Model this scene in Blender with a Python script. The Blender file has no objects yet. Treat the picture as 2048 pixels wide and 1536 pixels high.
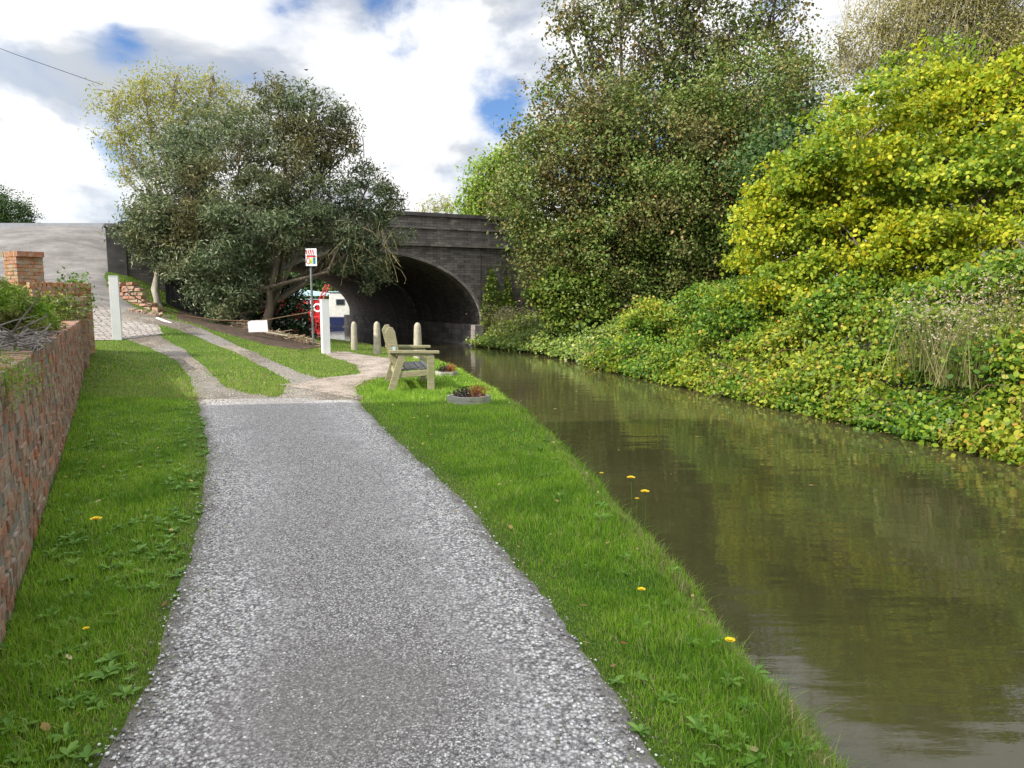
import bpy, math, random
import numpy as np
from mathutils import Vector
R = np.random.default_rng(7)
random.seed(7)
sc = bpy.context.scene
COL = sc.collection
# ------------------------------------------------------------------ camera
F = 1420.0
EYE = 1.55
PITCH = math.atan((768-597)/F)
cd = bpy.data.cameras.new('camera'); cam = bpy.data.objects.new('camera', cd); COL.objects.link(cam)
cd.sensor_width = 36; cd.lens = F/2048*36; cd.clip_end = 2000; cd.clip_start = 0.05
cam.location = (0, 0, EYE); cam.rotation_euler = (math.pi/2-PITCH, 0, 0)
sc.camera = cam
cp, sp = math.cos(PITCH), math.sin(PITCH)
def ray(px, py):
    u = (px-1024)/F; v = (768-py)/F
    return u, cp+v*sp, -sp+v*cp
def P(px, py, d):                       # world point seen at a photo pixel, at distance d along y
    a, b, c = ray(px, py); k = d/b
    return np.array([a*k, d, EYE+c*k])
def G(px, py, z=0.0):                   # world point on a level
    a, b, c = ray(px, py); k = (z-EYE)/c
    return np.array([a*k, b*k, z])
WATER = -0.40
# ------------------------------------------------------------------ materials
def new_mat(name):
    m = bpy.data.materials.new(name); m.use_nodes = True
    nt = m.node_tree; nt.nodes.clear()
    return m, nt
class NT:
    def __init__(s, name):
        s.m, s.nt = new_mat(name); s.out = s.n('ShaderNodeOutputMaterial')
    def n(s, t, **kw):
        x = s.nt.nodes.new(t)
        for k, v in kw.items():
            if k.startswith('_'): setattr(x, k[1:], v)
            else: x.inputs[k.replace('__', ' ')].default_value = v
        return x
    def l(s, a, b): s.nt.links.new(a, b)
    def coord(s, kind='Object'):
        return s.n('ShaderNodeTexCoord').outputs[kind]
    def noise(s, vec, scale, detail=4, rough=.55, stretch=None):
        if stretch:
            mp = s.n('ShaderNodeMapping'); mp.inputs['Scale'].default_value = stretch; s.l(vec, mp.inputs['Vector']); vec = mp.outputs[0]
        x = s.n('ShaderNodeTexNoise', Scale=scale, Detail=detail, Roughness=rough); s.l(vec, x.inputs['Vector'])
        return x.outputs['Fac']
    def ramp(s, fac, stops, interp='LINEAR'):
        x = s.n('ShaderNodeValToRGB'); cr = x.color_ramp; cr.interpolation = interp
        while len(cr.elements) < len(stops): cr.elements.new(.5)
        for e, (p, c) in zip(cr.elements, stops):
            e.position = p; e.color = (c[0], c[1], c[2], 1) if len(c) == 3 else c
        s.l(fac, x.inputs['Fac']); return x.outputs['Color']
    def mix(s, fac, a, b, bt='MIX'):
        x = s.n('ShaderNodeMix', _data_type='RGBA', _blend_type=bt)
        for i, v in ((0, fac), (6, a), (7, b)):
            if isinstance(v, (int, float)): x.inputs[i].default_value = v
            elif isinstance(v, tuple): x.inputs[i].default_value = (*v[:3], 1)
            else: s.l(v, x.inputs[i])
        return x.outputs[2]
    def math(s, op, a, b=None, clamp=False):
        x = s.n('ShaderNodeMath', _operation=op); x.use_clamp = clamp
        for i, v in ((0, a), (1, b)):
            if v is None: continue
            if isinstance(v, (int, float)): x.inputs[i].default_value = v
            else: s.l(v, x.inputs[i])
        return x.outputs[0]
    def bump(s, h, strength=.5, dist=.01, normal=None):
        x = s.n('ShaderNodeBump', Strength=strength, Distance=dist); s.l(h, x.inputs['Height'])
        if normal is not None: s.l(normal, x.inputs['Normal'])
        return x.outputs[0]
    def surf(s, col, rough=.8, normal=None, metal=0, spec=.5, **kw):
        b = s.n('ShaderNodeBsdfPrincipled', Metallic=metal)
        b.inputs['Specular IOR Level'].default_value = spec
        for k, v in (('Base Color', col), ('Roughness', rough)):
            if isinstance(v, tuple): b.inputs[k].default_value = (*v[:3], 1)
            elif isinstance(v, (int, float)): b.inputs[k].default_value = v
            else: s.l(v, b.inputs[k])
        for k, v in kw.items(): b.inputs[k.replace('__', ' ')].default_value = v
        if normal is not None: s.l(normal, b.inputs['Normal'])
        return b
    def done(s, sh):
        s.l(sh.outputs[0], s.out.inputs['Surface']); return s.m

def leaf_mat(name, stops, patch=None, trans=.35, rough=.55, patch_scale=.6, spec=.25):
    t = NT(name)
    g = t.n('ShaderNodeNewGeometry')
    c = t.ramp(g.outputs['Random Per Island'], stops)
    nz = t.noise(t.coord(), patch_scale, 3)
    if patch is not None:
        f = t.ramp(nz, [(.45, (0, 0, 0)), (.62, (1, 1, 1))])
        c2 = t.ramp(g.outputs['Random Per Island'], patch)
        c = t.mix(f, c, c2)
    b = t.surf(c, rough, spec=spec)
    tr = t.n('ShaderNodeBsdfTranslucent'); t.l(t.mix(.5, c, (1, 1, .4), 'MULTIPLY'), tr.inputs['Color'])
    mx = t.n('ShaderNodeMixShader'); mx.inputs[0].default_value = trans
    t.l(b.outputs[0], mx.inputs[1]); t.l(tr.outputs[0], mx.inputs[2])
    return t.done(mx)
def plain(name, col, rough=.7, metal=0, var=.25, scale=6, bump=.2, bd=.004, spec=.4, stretch=None):
    t = NT(name); co = t.coord(); n = t.noise(co, scale, 5, .6, stretch)
    dark = tuple(c*(1-var) for c in col); lite = tuple(min(1, c*(1+var)) for c in col)
    c = t.ramp(n, [(.3, dark), (.7, lite)])
    n2 = t.noise(co, scale*8, 3, .6, stretch)
    return t.done(t.surf(c, rough, t.bump(n2, bump, bd), metal, spec))

def m_ground():
    t = NT('grass_soil'); co = t.coord()
    n = t.noise(co, 1.3, 5); n2 = t.noise(co, 40, 4, .7)
    a = t.ramp(n, [(.3, (.055, .11, .018)), (.6, (.09, .16, .022)), (.8, (.14, .16, .05))])
    b = t.ramp(n2, [(.35, (.35, .35, .3)), (.7, (1.2, 1.2, 1.1))])
    return t.done(t.surf(t.mix(.8, a, b, 'MULTIPLY'), .95, t.bump(n2, .6, .02), spec=.1))
def m_gravel(name='gravel_path', warm=0.0, dirt=.55):
    t = NT(name); co = t.coord()
    v = t.n('ShaderNodeTexVoronoi', Scale=105); v.feature = 'F1'; t.l(co, v.inputs['Vector'])
    v2 = t.n('ShaderNodeTexVoronoi', Scale=210); t.l(co, v2.inputs['Vector'])
    sep = t.n('ShaderNodeSeparateColor'); t.l(v.outputs['Color'], sep.inputs[0])
    w = warm; q_ = 1-.22*warm
    st = t.ramp(sep.outputs[0], [(0, (.11, .105, .11)), (.25, (.24+.03*w, .23, .23-.03*w)), (.55, (.42+.05*w, .41+.01*w, .405-.04*w)), (.82, (.60+.03*w, .59, .57-.05*w)), (1, (.82, .82, .80))])
    sep2 = t.n('ShaderNodeSeparateColor'); t.l(v2.outputs['Color'], sep2.inputs[0])
    st2 = t.ramp(sep2.outputs[0], [(0, (.15, .145, .14)), (.5, (.33, .32, .31)), (1, (.66, .65, .64))])
    nz = t.noise(co, 4, 6, .6)
    c = t.mix(t.ramp(nz, [(.42, (0, 0, 0)), (.6, (1, 1, 1))]), st, st2)
    dn = t.noise(co, .7, 5, .6)
    dirtc = t.mix(t.noise(co, 30, 4), (.10, .088, .080), (.24, .215, .20))
    f = t.ramp(dn, [(dirt-.04, (0, 0, 0)), (dirt+.09, (.85, .85, .85))])
    c = t.mix(f, c, dirtc)
    if warm:
        c = t.mix(1.0, c, (.74, .69, .62), 'MULTIPLY')
        c = t.mix(t.ramp(t.noise(co, 2.2, 6, .7), [(.46, (0, 0, 0)), (.60, (.8, .8, .8))]), c, (.17, .145, .115)); c = t.mix(.7, c, t.ramp(t.noise(co, 16, 4, .7), [(.35, (.45, .45, .45)), (.6, (1.25, 1.25, 1.25))]), 'MULTIPLY')
    wn = t.noise(co, .35, 3, .5, (1.5, .35, 1)); c = t.mix(t.ramp(wn, [(.46, (0, 0, 0)), (.60, (.6, .6, .6))]), c, t.mix(.5, dirtc, st2))
    dist = t.math('MULTIPLY', v.outputs['Distance'], -1)
    return t.done(t.surf(c, .85, t.bump(dist, .9, .012), spec=.25))
def m_towpath():
    t = NT('towpath_gravel'); co = t.coord(); uv = t.n('ShaderNodeSeparateXYZ'); t.l(t.coord('UV'), uv.inputs[0])
    big_ = t.noise(co, 1.1, 5, .6); mid = t.noise(co, 5, 5, .65)
    e = t.math('ABSOLUTE', t.math('MULTIPLY', t.math('SUBTRACT', uv.outputs['X'], .5), 2.0))
    e = t.math('ADD', e, t.math('MULTIPLY', t.math('SUBTRACT', big_, .5), 1.6)); e = t.math('ADD', e, t.math('MULTIPLY', t.math('SUBTRACT', mid, .5), .9))
    v = t.n('ShaderNodeTexVoronoi', Scale=62); t.l(co, v.inputs['Vector']); v2 = t.n('ShaderNodeTexVoronoi', Scale=120); t.l(co, v2.inputs['Vector'])
    a = t.n('ShaderNodeSeparateColor'); t.l(v.outputs['Color'], a.inputs[0]); b = t.n('ShaderNodeSeparateColor'); t.l(v2.outputs['Color'], b.inputs[0])
    cellA = t.ramp(v.outputs['Distance'], [(.30, (1, 1, 1)), (.62, (.30, .28, .27))])
    cellB = t.ramp(v2.outputs['Distance'], [(.30, (1, 1, 1)), (.62, (.35, .33, .32))])
    coarse = t.mix(.85, t.ramp(a.outputs[0], [(0, (.20, .195, .20)), (.35, (.46, .45, .45)), (.75, (.74, .735, .73)), (1, (.86, .86, .85))]), cellA, 'MULTIPLY')
    fine = t.mix(.85, t.ramp(b.outputs[0], [(0, (.15, .145, .145)), (.45, (.36, .355, .35)), (.8, (.56, .555, .55)), (1, (.84, .83, .82))]), cellB, 'MULTIPLY')
    m1 = t.ramp(e, [(.30, (0, 0, 0)), (.75, (1, 1, 1))])
    c = t.mix(m1, fine, coarse)
    dirt = t.mix(t.noise(co, 45, 5, .7), (.12, .112, .105), (.27, .255, .238))
    p_ = G(690, 1400)
    sc2 = t.n('ShaderNodeVectorMath', _operation='DISTANCE'); sc2.inputs[1].default_value = (p_[0], p_[1], 0.0); t.l(co, sc2.inputs[0])
    dd_ = t.math('SUBTRACT', sc2.outputs['Value'], t.math('MULTIPLY', mid, .5))
    blot = t.ramp(dd_, [(.02, (.8, .8, .8)), (.34, (0, 0, 0))])
    c = t.mix(blot, c, t.mix(.35, dirt, fine))
    wn = t.noise(co, .55, 4, .6); c = t.mix(t.ramp(wn, [(.52, (0, 0, 0)), (.68, (.5, .5, .5))]), c, t.mix(.35, dirt, fine))
    ee = t.math('ABSOLUTE', t.math('MULTIPLY', t.math('SUBTRACT', uv.outputs['X'], .5), 2.0)); ee = t.math('ADD', ee, t.math('MULTIPLY', t.math('SUBTRACT', mid, .5), .35))
    c = t.mix(t.ramp(ee, [(.90, (0, 0, 0)), (.98, (1, 1, 1))]), c, dirt)
    h = t.math('ADD', t.math('MULTIPLY', v.outputs['Distance'], -1.0), t.math('MULTIPLY', v2.outputs['Distance'], -.5))
    return t.done(t.surf(c, .85, t.bump(h, .9, .012), spec=.2))
def m_dirt():
    t = NT('bare_soil'); co = t.coord(); n = t.noise(co, 2.5, 6, .6); n2 = t.noise(co, 60, 4, .7)
    c = t.ramp(n, [(.35, (.11, .085, .068)), (.5, (.26, .21, .175)), (.7, (.38, .33, .29))])
    c = t.mix(t.ramp(n2, [(.5, (0, 0, 0)), (.62, (1, 1, 1))]), c, (.5, .46, .41))
    return t.done(t.surf(c, .95, t.bump(n2, .8, .02), spec=.1))
def m_soil_dark():
    t = NT('dark_soil'); co = t.coord(); n = t.noise(co, 5, 6, .6); n2 = t.noise(co, 60, 4, .7)
    c = t.ramp(n, [(.3, (.05, .037, .028)), (.75, (.12, .09, .07))])
    c = t.mix(t.ramp(n2, [(.6, (0, 0, 0)), (.72, (1, 1, 1))]), c, (.3, .25, .2))
    return t.done(t.surf(c, .95, t.bump(n2, .8, .02), spec=.1))
def m_cobble():
    t = NT('cobbled_ramp'); co = t.coord('UV')
    nz = t.n('ShaderNodeTexNoise', Scale=3.0, Detail=3); t.l(co, nz.inputs['Vector'])
    wv = t.mix(.05, co, nz.outputs['Color'], 'ADD')
    br = t.n('ShaderNodeTexBrick', Scale=1.0, _offset=.5)
    br.inputs['Brick Width'].default_value = .26; br.inputs['Row Height'].default_value = .13
    br.inputs['Mortar Size'].default_value = .02; br.inputs['Mortar Smooth'].default_value = .5
    br.inputs['Color1'].default_value = (.42, .38, .35, 1); br.inputs['Color2'].default_value = (.26, .235, .22, 1); br.inputs['Mortar'].default_value = (.09, .085, .07, 1)
    t.l(wv, br.inputs['Vector'])
    sx = t.n('ShaderNodeSeparateXYZ'); t.l(co, sx.inputs[0])
    n = t.noise(co, .8, 4)
    edge = t.math('ADD', sx.outputs['Y'], t.math('MULTIPLY', n, 1.6))
    f = t.ramp(t.math('MULTIPLY', edge, .1), [(.50, (0, 0, 0)), (.66, (1, 1, 1))])
    sm = t.ramp(t.noise(co, 2.2, 6, .7, (1, .6, 1)), [(.3, (.12, .113, .11)), (.5, (.18, .17, .165)), (.7, (.26, .245, .235))])
    fine = t.noise(co, 45, 4, .7)
    sm = t.mix(t.ramp(t.noise(co, .9, 6, .75), [(.52, (0, 0, 0)), (.60, (.55, .55, .55))]), sm, (.11, .10, .09)); sm = t.mix(.6, sm, t.ramp(fine, [(.3, (.5, .5, .5)), (.7, (1.2, 1.2, 1.2))]), 'MULTIPLY')
    c = t.mix(f, br.outputs['Color'], sm)
    h = t.mix(f, br.outputs['Fac'], fine)
    inv = t.math('SUBTRACT', 1.0, br.outputs['Fac'])
    return t.done(t.surf(c, .9, t.bump(t.mix(f, inv, fine), .6, .02), spec=.2))
def brick_island(name, stops, lichen=.55):
    t = NT(name); co = t.coord(); g = t.n('ShaderNodeNewGeometry')
    c = t.ramp(g.outputs['Random Per Island'], stops)
    n = t.noise(co, 9, 6, .7); n2 = t.noise(co, 70, 4, .7)
    c = t.mix(t.ramp(n, [(.46, (0, 0, 0)), (.62, (.85, .85, .85))]), c, (.42, .38, .32))
    n3 = t.noise(co, 2.3, 5, .7)
    c = t.mix(t.ramp(n3, [(lichen, (0, 0, 0)), (lichen+.16, (.75, .75, .75))]), c, (.11, .10, .055))
    c = t.mix(.6, c, t.ramp(n2, [(.3, (.5, .5, .5)), (.7, (1.25, 1.25, 1.25))]), 'MULTIPLY')
    return t.done(t.surf(c, .9, t.bump(t.mix(.5, n, n2), .8, .012), spec=.15))
def m_bridge(name='bridge_stone', a=(.095, .087, .081), b=(.195, .18, .165), rowh=.10, bw=.30):
    t = NT(name); co = t.coord('UV')
    br = t.n('ShaderNodeTexBrick', Scale=1.0)
    br.inputs['Brick Width'].default_value = bw; br.inputs['Row Height'].default_value = rowh
    br.inputs['Mortar Size'].default_value = .008; br.inputs['Mortar Smooth'].default_value = .6
    br.inputs['Color1'].default_value = (*a, 1); br.inputs['Color2'].default_value = (*b, 1); br.inputs['Mortar'].default_value = (.06, .056, .055, 1)
    t.l(co, br.inputs['Vector'])
    st = t.noise(co, 1.2, 6, .65, (1.6, .25, 1)); fine = t.noise(co, 22, 5, .7)
    c = t.mix(.75, br.outputs['Color'], t.ramp(st, [(.3, (.45, .45, .45)), (.7, (1.7, 1.6, 1.55))]), 'MULTIPLY')
    c = t.mix(.6, c, t.ramp(fine, [(.3, (.55, .55, .55)), (.7, (1.5, 1.5, 1.5))]), 'MULTIPLY')
    v = t.n('ShaderNodeTexVoronoi', Scale=2.3); t.l(co, v.inputs['Vector'])
    sp_ = t.ramp(v.outputs['Distance'], [(.035, (1, 1, 1)), (.06, (0, 0, 0))])
    c = t.mix(t.mix(.7, (0, 0, 0), sp_), c, (.35, .34, .32))
    inv = t.math('SUBTRACT', 1.0, br.outputs['Fac'])
    return t.done(t.surf(c, .85, t.bump(t.mix(.4, inv, fine), .6, .01), spec=.3))
def m_water():
    t = NT('canal_water'); co = t.coord()
    a = t.noise(co, 1.5, 2, .45, (.7, 2.4, 1)); b = t.noise(co, 7, 3, .55, (.7, 2.6, 1)); c = t.noise(co, .5, 2, .5)
    h = t.math('ADD', t.math('MULTIPLY', a, .6), t.math('MULTIPLY', b, .07)); h = t.math('ADD', h, t.math('MULTIPLY', c, .3))
    col = t.ramp(t.noise(co, .35, 4), [(.3, (.040, .038, .015)), (.7, (.060, .056, .024))])
    return t.done(t.surf(col, .02, t.bump(h, .23, .045), spec=.5, IOR=1.5))
def m_wood(name, a=(.20, .18, .10), b=(.44, .40, .27), axis=(1, 1, 14)):
    t = NT(name); co = t.coord(); n = t.noise(co, 5, 6, .65, axis); n2 = t.noise(co, 3, 4); n3 = t.noise(co, 40, 4, .7)
    c = t.ramp(n, [(.3, a), (.7, b)])
    c = t.mix(t.ramp(n2, [(.5, (0, 0, 0)), (.7, (.6, .6, .6))]), c, (.22, .24, .10))
    c = t.mix(.4, c, t.ramp(n3, [(.3, (.6, .6, .6)), (.7, (1.2, 1.2, 1.2))]), 'MULTIPLY')
    return t.done(t.surf(c, .85, t.bump(n, .5, .006), spec=.2))
def m_concrete(name, a, b, dark=(.09, .085, .07)):
    t = NT(name); co = t.coord(); n = t.noise(co, 7, 6, .7); n2 = t.noise(co, 38, 5, .7); n3 = t.noise(co, 2.2, 4, .6)
    c = t.ramp(n, [(.3, a), (.7, b)])
    c = t.mix(t.ramp(n2, [(.54, (0, 0, 0)), (.66, (.8, .8, .8))]), c, dark)
    c = t.mix(t.ramp(n3, [(.5, (0, 0, 0)), (.7, (.5, .5, .5))]), c, (.2, .21, .1))
    return t.done(t.surf(c, .9, t.bump(n2, .6, .006), spec=.2))
M = {}
M['towpath'] = m_towpath()
M['ground'] = m_ground(); M['gravel'] = m_gravel(); M['gravel2'] = m_gravel('gravel_track', 1.0, .47)
M['dirt'] = m_dirt(); M['soil'] = m_soil_dark(); M['cobble'] = m_cobble(); M['water'] = m_water()
M['bridge'] = m_bridge(); M['bridge_pale'] = m_bridge('bridge_ledge_stone', (.14, .132, .128), (.32, .30, .285), .24, .7)
M['coping'] = plain('dark_coping', (.07, .065, .065), .85, var=.4, scale=3)
M['ring'] = m_bridge('arch_ring_stone', (.13, .125, .115), (.30, .28, .26), .3, .3)
M['brick'] = brick_island('old_brick', [(0, (.20, .10, .07)), (.25, (.40, .18, .11)), (.5, (.33, .20, .14)), (.7, (.42, .31, .22)), (.85, (.52, .17, .09)), (1, (.33, .27, .21))])
M['brick_orange'] = brick_island('orange_brick', [(0, (.36, .16, .08)), (.35, (.46, .22, .10)), (.6, (.34, .24, .13)), (.8, (.5, .32, .17)), (1, (.42, .15, .08))], .6)
M['mortar'] = plain('lime_mortar', (.23, .215, .19), .95, scale=20, bump=.6, bd=.01)
M['grassblade'] = leaf_mat('grass_blade', [(0, (.12, .26, .018)), (.35, (.23, .44, .028)), (.7, (.34, .56, .045)), (.93, (.43, .60, .09)), (.97, (.54, .51, .22)), (1, (.56, .47, .28))], [(0, (.07, .18, .016)), (.5, (.15, .32, .026)), (1, (.30, .50, .05))], .42, .5, 1.5, .3)
M['grassdry'] = leaf_mat('dry_grass_blade', [(0, (.15, .20, .04)), (.4, (.22, .26, .07)), (.7, (.36, .31, .15)), (1, (.48, .40, .25))], None, .3, .6)
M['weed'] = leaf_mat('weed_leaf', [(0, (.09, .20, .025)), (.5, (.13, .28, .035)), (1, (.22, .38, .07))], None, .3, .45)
M['white'] = plain('white_paint', (.78, .79, .80), .45, var=.05, scale=4, bump=.1)
M['bark'] = plain('bark', (.12, .095, .07), .95, var=.4, scale=8, bump=.8, bd=.02, stretch=(1, 1, .25))
M['bark_pale'] = plain('pale_bark', (.30, .27, .22), .9, var=.35, scale=8, bump=.6, bd=.01, stretch=(1, 1, .25))
M['wood'] = m_wood('weathered_oak'); M['wood_dark'] = m_wood('grey_oak_slat', (.09, .09, .095), (.18, .18, .185), (14, 1, 1))
M['wood_grey'] = m_wood('grey_timber', (.27, .26, .24), (.5, .49, .45), (1, 1, 10))
M['black_wood'] = plain('tarred_boards', (.012, .012, .015), .6, var=.4, scale=5)
M['steel'] = plain('galvanised_steel', (.22, .23, .24), .5, .6, .2, 9)
M['bollard'] = m_concrete('bollard_concrete', (.30, .27, .20), (.50, .46, .37))
M['red'] = plain('red_paint', (.55, .02, .025), .4, var=.15)
M['blue'] = plain('navy_paint', (.02, .03, .10), .4)
M['skyblue'] = plain('pale_blue_canvas', (.42, .62, .68), .7, var=.1)
M['cream'] = plain('white_boat_paint', (.72, .73, .71), .5, var=.12)
M['glass'] = NT('window_glass'); M['glass'] = M['glass'].done(M['glass'].surf((.03, .04, .05), .08, spec=.6))
M['yellow'] = plain('yellow_petal', (.85, .60, .01), .6, var=.1)
M['rope'] = plain('brown_rope', (.20, .12, .07), .9, var=.4, scale=40)
M['twig'] = plain('dead_twig', (.20, .18, .165), .9, var=.4, scale=10)
M['twig_olive'] = plain('olive_twig', (.22, .19, .09), .9, var=.35, scale=10)
M['render'] = plain('pale_render', (.24, .25, .27), .9, var=.12, scale=3)
M['slate'] = plain('roof_slate', (.08, .08, .09), .7, var=.3, scale=4)
M['asphalt'] = plain('asphalt', (.06, .06, .06), .95, var=.2, scale=8)
M['litter'] = leaf_mat('fallen_leaf_litter', [(0, (.20, .12, .05)), (.5, (.42, .33, .10)), (1, (.5, .42, .25))], None, .1, .8)
M['spike'] = leaf_mat('seed_spike', [(0, (.02, .014, .014)), (1, (.06, .04, .035))], None, .1, .8)
M['leaf_buddleia'] = leaf_mat('buddleia_leaf', [(0, (.06, .10, .045)), (.4, (.11, .16, .072)), (.75, (.18, .23, .12)), (.93, (.30, .35, .23)), (1, (.46, .50, .39))], [(0, (.09, .09, .034)), (.6, (.18, .17, .07)), (1, (.30, .26, .14))], .25, .45, .45)
M['leaf_willow'] = leaf_mat('willow_leaf', [(0, (.20, .24, .035)), (.5, (.32, .34, .05)), (1, (.45, .40, .09))], None, .45, .5)
M['leaf_maple'] = leaf_mat('maple_leaf', [(0, (.075, .13, .026)), (.4, (.13, .205, .04)), (.75, (.20, .265, .06)), (.93, (.19, .20, .065)), (.98, (.30, .19, .06)), (1, (.4, .25, .07))], [(0, (.08, .095, .028)), (.5, (.15, .155, .048)), (.9, (.20, .17, .065)), (1, (.34, .18, .065))], .25, .45, .5)
M['leaf_mapletop'] = leaf_mat('maple_top_leaf', [(0, (.08, .10, .03)), (.5, (.15, .16, .05)), (.85, (.22, .17, .06)), (1, (.36, .19, .07))], [(0, (.08, .12, .03)), (1, (.18, .22, .06))], .3, .5, .5)
M['leaf_dark'] = leaf_mat('ivy_dark_leaf', [(0, (.025, .055, .014)), (.6, (.05, .10, .024)), (1, (.10, .17, .045))], None, .2, .4)
M['leaf_dark2'] = leaf_mat('mid_green_leaf', [(0, (.04, .09, .016)), (.6, (.08, .16, .026)), (1, (.17, .25, .04))], None, .3, .5)
M['leaf_hazel'] = leaf_mat('hazel_leaf', [(0, (.18, .28, .018)), (.3, (.30, .38, .02)), (.65, (.42, .44, .024)), (.92, (.54, .50, .03)), (1, (.62, .45, .04))], [(0, (.08, .16, .018)), (.5, (.17, .28, .025)), (1, (.36, .42, .04))], .42, .5, .55)
M['leaf_birch'] = leaf_mat('birch_leaf', [(0, (.17, .17, .045)), (.5, (.29, .27, .09)), (1, (.44, .38, .17))], None, .35, .5)
M['leaf_bramble'] = leaf_mat('bramble_leaf', [(0, (.045, .11, .014)), (.4, (.09, .19, .020)), (.75, (.16, .27, .026)), (.95, (.28, .36, .03)), (1, (.44, .32, .05))], [(0, (.10, .18, .016)), (.5, (.22, .29, .022)), (.93, (.40, .38, .04)), (1, (.42, .20, .06))], .35, .45, .55)
M['leaf_ivy'] = leaf_mat('ivy_leaf', [(0, (.06, .11, .018)), (.5, (.11, .18, .026)), (.85, (.21, .27, .04)), (1, (.36, .36, .06))], None, .25, .4)
M['leaf_grassy'] = leaf_mat('bank_weed', [(0, (.08, .10, .03)), (.5, (.16, .18, .055)), (1, (.33, .29, .14))], None, .3, .6)
M['leaf_lime'] = leaf_mat('lime_leaf', [(0, (.15, .24, .03)), (.6, (.24, .36, .05)), (1, (.38, .46, .08))], None, .4, .5)
M['leaf_juniper'] = leaf_mat('juniper_needle', [(0, (.09, .20, .016)), (.5, (.17, .34, .022)), (.85, (.28, .42, .04)), (1, (.38, .36, .10))], [(0, (.12, .14, .04)), (1, (.28, .26, .09))], .3, .5, 1.6)
M['leaf_laurel'] = leaf_mat('glossy_leaf', [(0, (.010, .028, .010)), (.8, (.022, .05, .016)), (1, (.45, .45, .42))], None, .1, .25)
M['leaf_yellowed'] = leaf_mat('yellow_tree_leaf', [(0, (.2, .22, .03)), (1, (.42, .40, .06))], None, .4, .5)
M['leaf_red'] = leaf_mat('red_plant', [(0, (.20, .05, .03)), (.6, (.42, .12, .05)), (1, (.5, .25, .10))], None, .3, .6)
M['leaf_purple'] = leaf_mat('purple_plant', [(0, (.02, .015, .015)), (1, (.10, .07, .06))], None, .2, .6)

# ------------------------------------------------------------------ object helpers
def tag(o, label=None, cat=None, group=None, kind=None):
    if label: o['label'] = label
    if cat: o['category'] = cat
    if group: o['group'] = group
    if kind: o['kind'] = kind
    return o
def empty(name, loc, label=None, cat=None, group=None):
    o = bpy.data.objects.new(name, None); COL.objects.link(o); o.location = tuple(loc); o.empty_display_size = .2
    o['_b'] = [float(v) for v in loc]
    return tag(o, label, cat, group)
def base_of(o):
    while o.parent: o = o.parent
    return np.array(o['_b']) if '_b' in o else np.zeros(3)
def link_mesh(name, me, mat, parent=None):
    if isinstance(mat, (list, tuple)):
        for m_ in mat: me.materials.append(m_)
    elif mat: me.materials.append(mat)
    o = bpy.data.objects.new(name, me); COL.objects.link(o)
    if parent is not None: o.parent = parent
    return o
def big(name, V, k, Fc, mat, parent=None, smooth=False, base=None):
    """V (n,3) verts in world coords, Fc (m,k) uniform faces"""
    V = np.asarray(V, dtype=np.float64); b = base_of(parent) if parent is not None else (np.asarray(base) if base is not None else np.zeros(3))
    V = (V-b).astype(np.float32); Fc = np.asarray(Fc, dtype=np.int32)
    me = bpy.data.meshes.new(name); me.vertices.add(len(V)); me.vertices.foreach_set('co', V.ravel())
    me.loops.add(Fc.size); me.loops.foreach_set('vertex_index', Fc.ravel())
    me.polygons.add(len(Fc)); me.polygons.foreach_set('loop_start', np.arange(0, Fc.size, k, dtype=np.int32))
    me.update(calc_edges=True)
    if smooth: me.polygons.foreach_set('use_smooth', np.ones(len(Fc), bool))
    o = link_mesh(name, me, mat, parent)
    if parent is None and base is not None: o.location = tuple(base)
    return o
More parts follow.
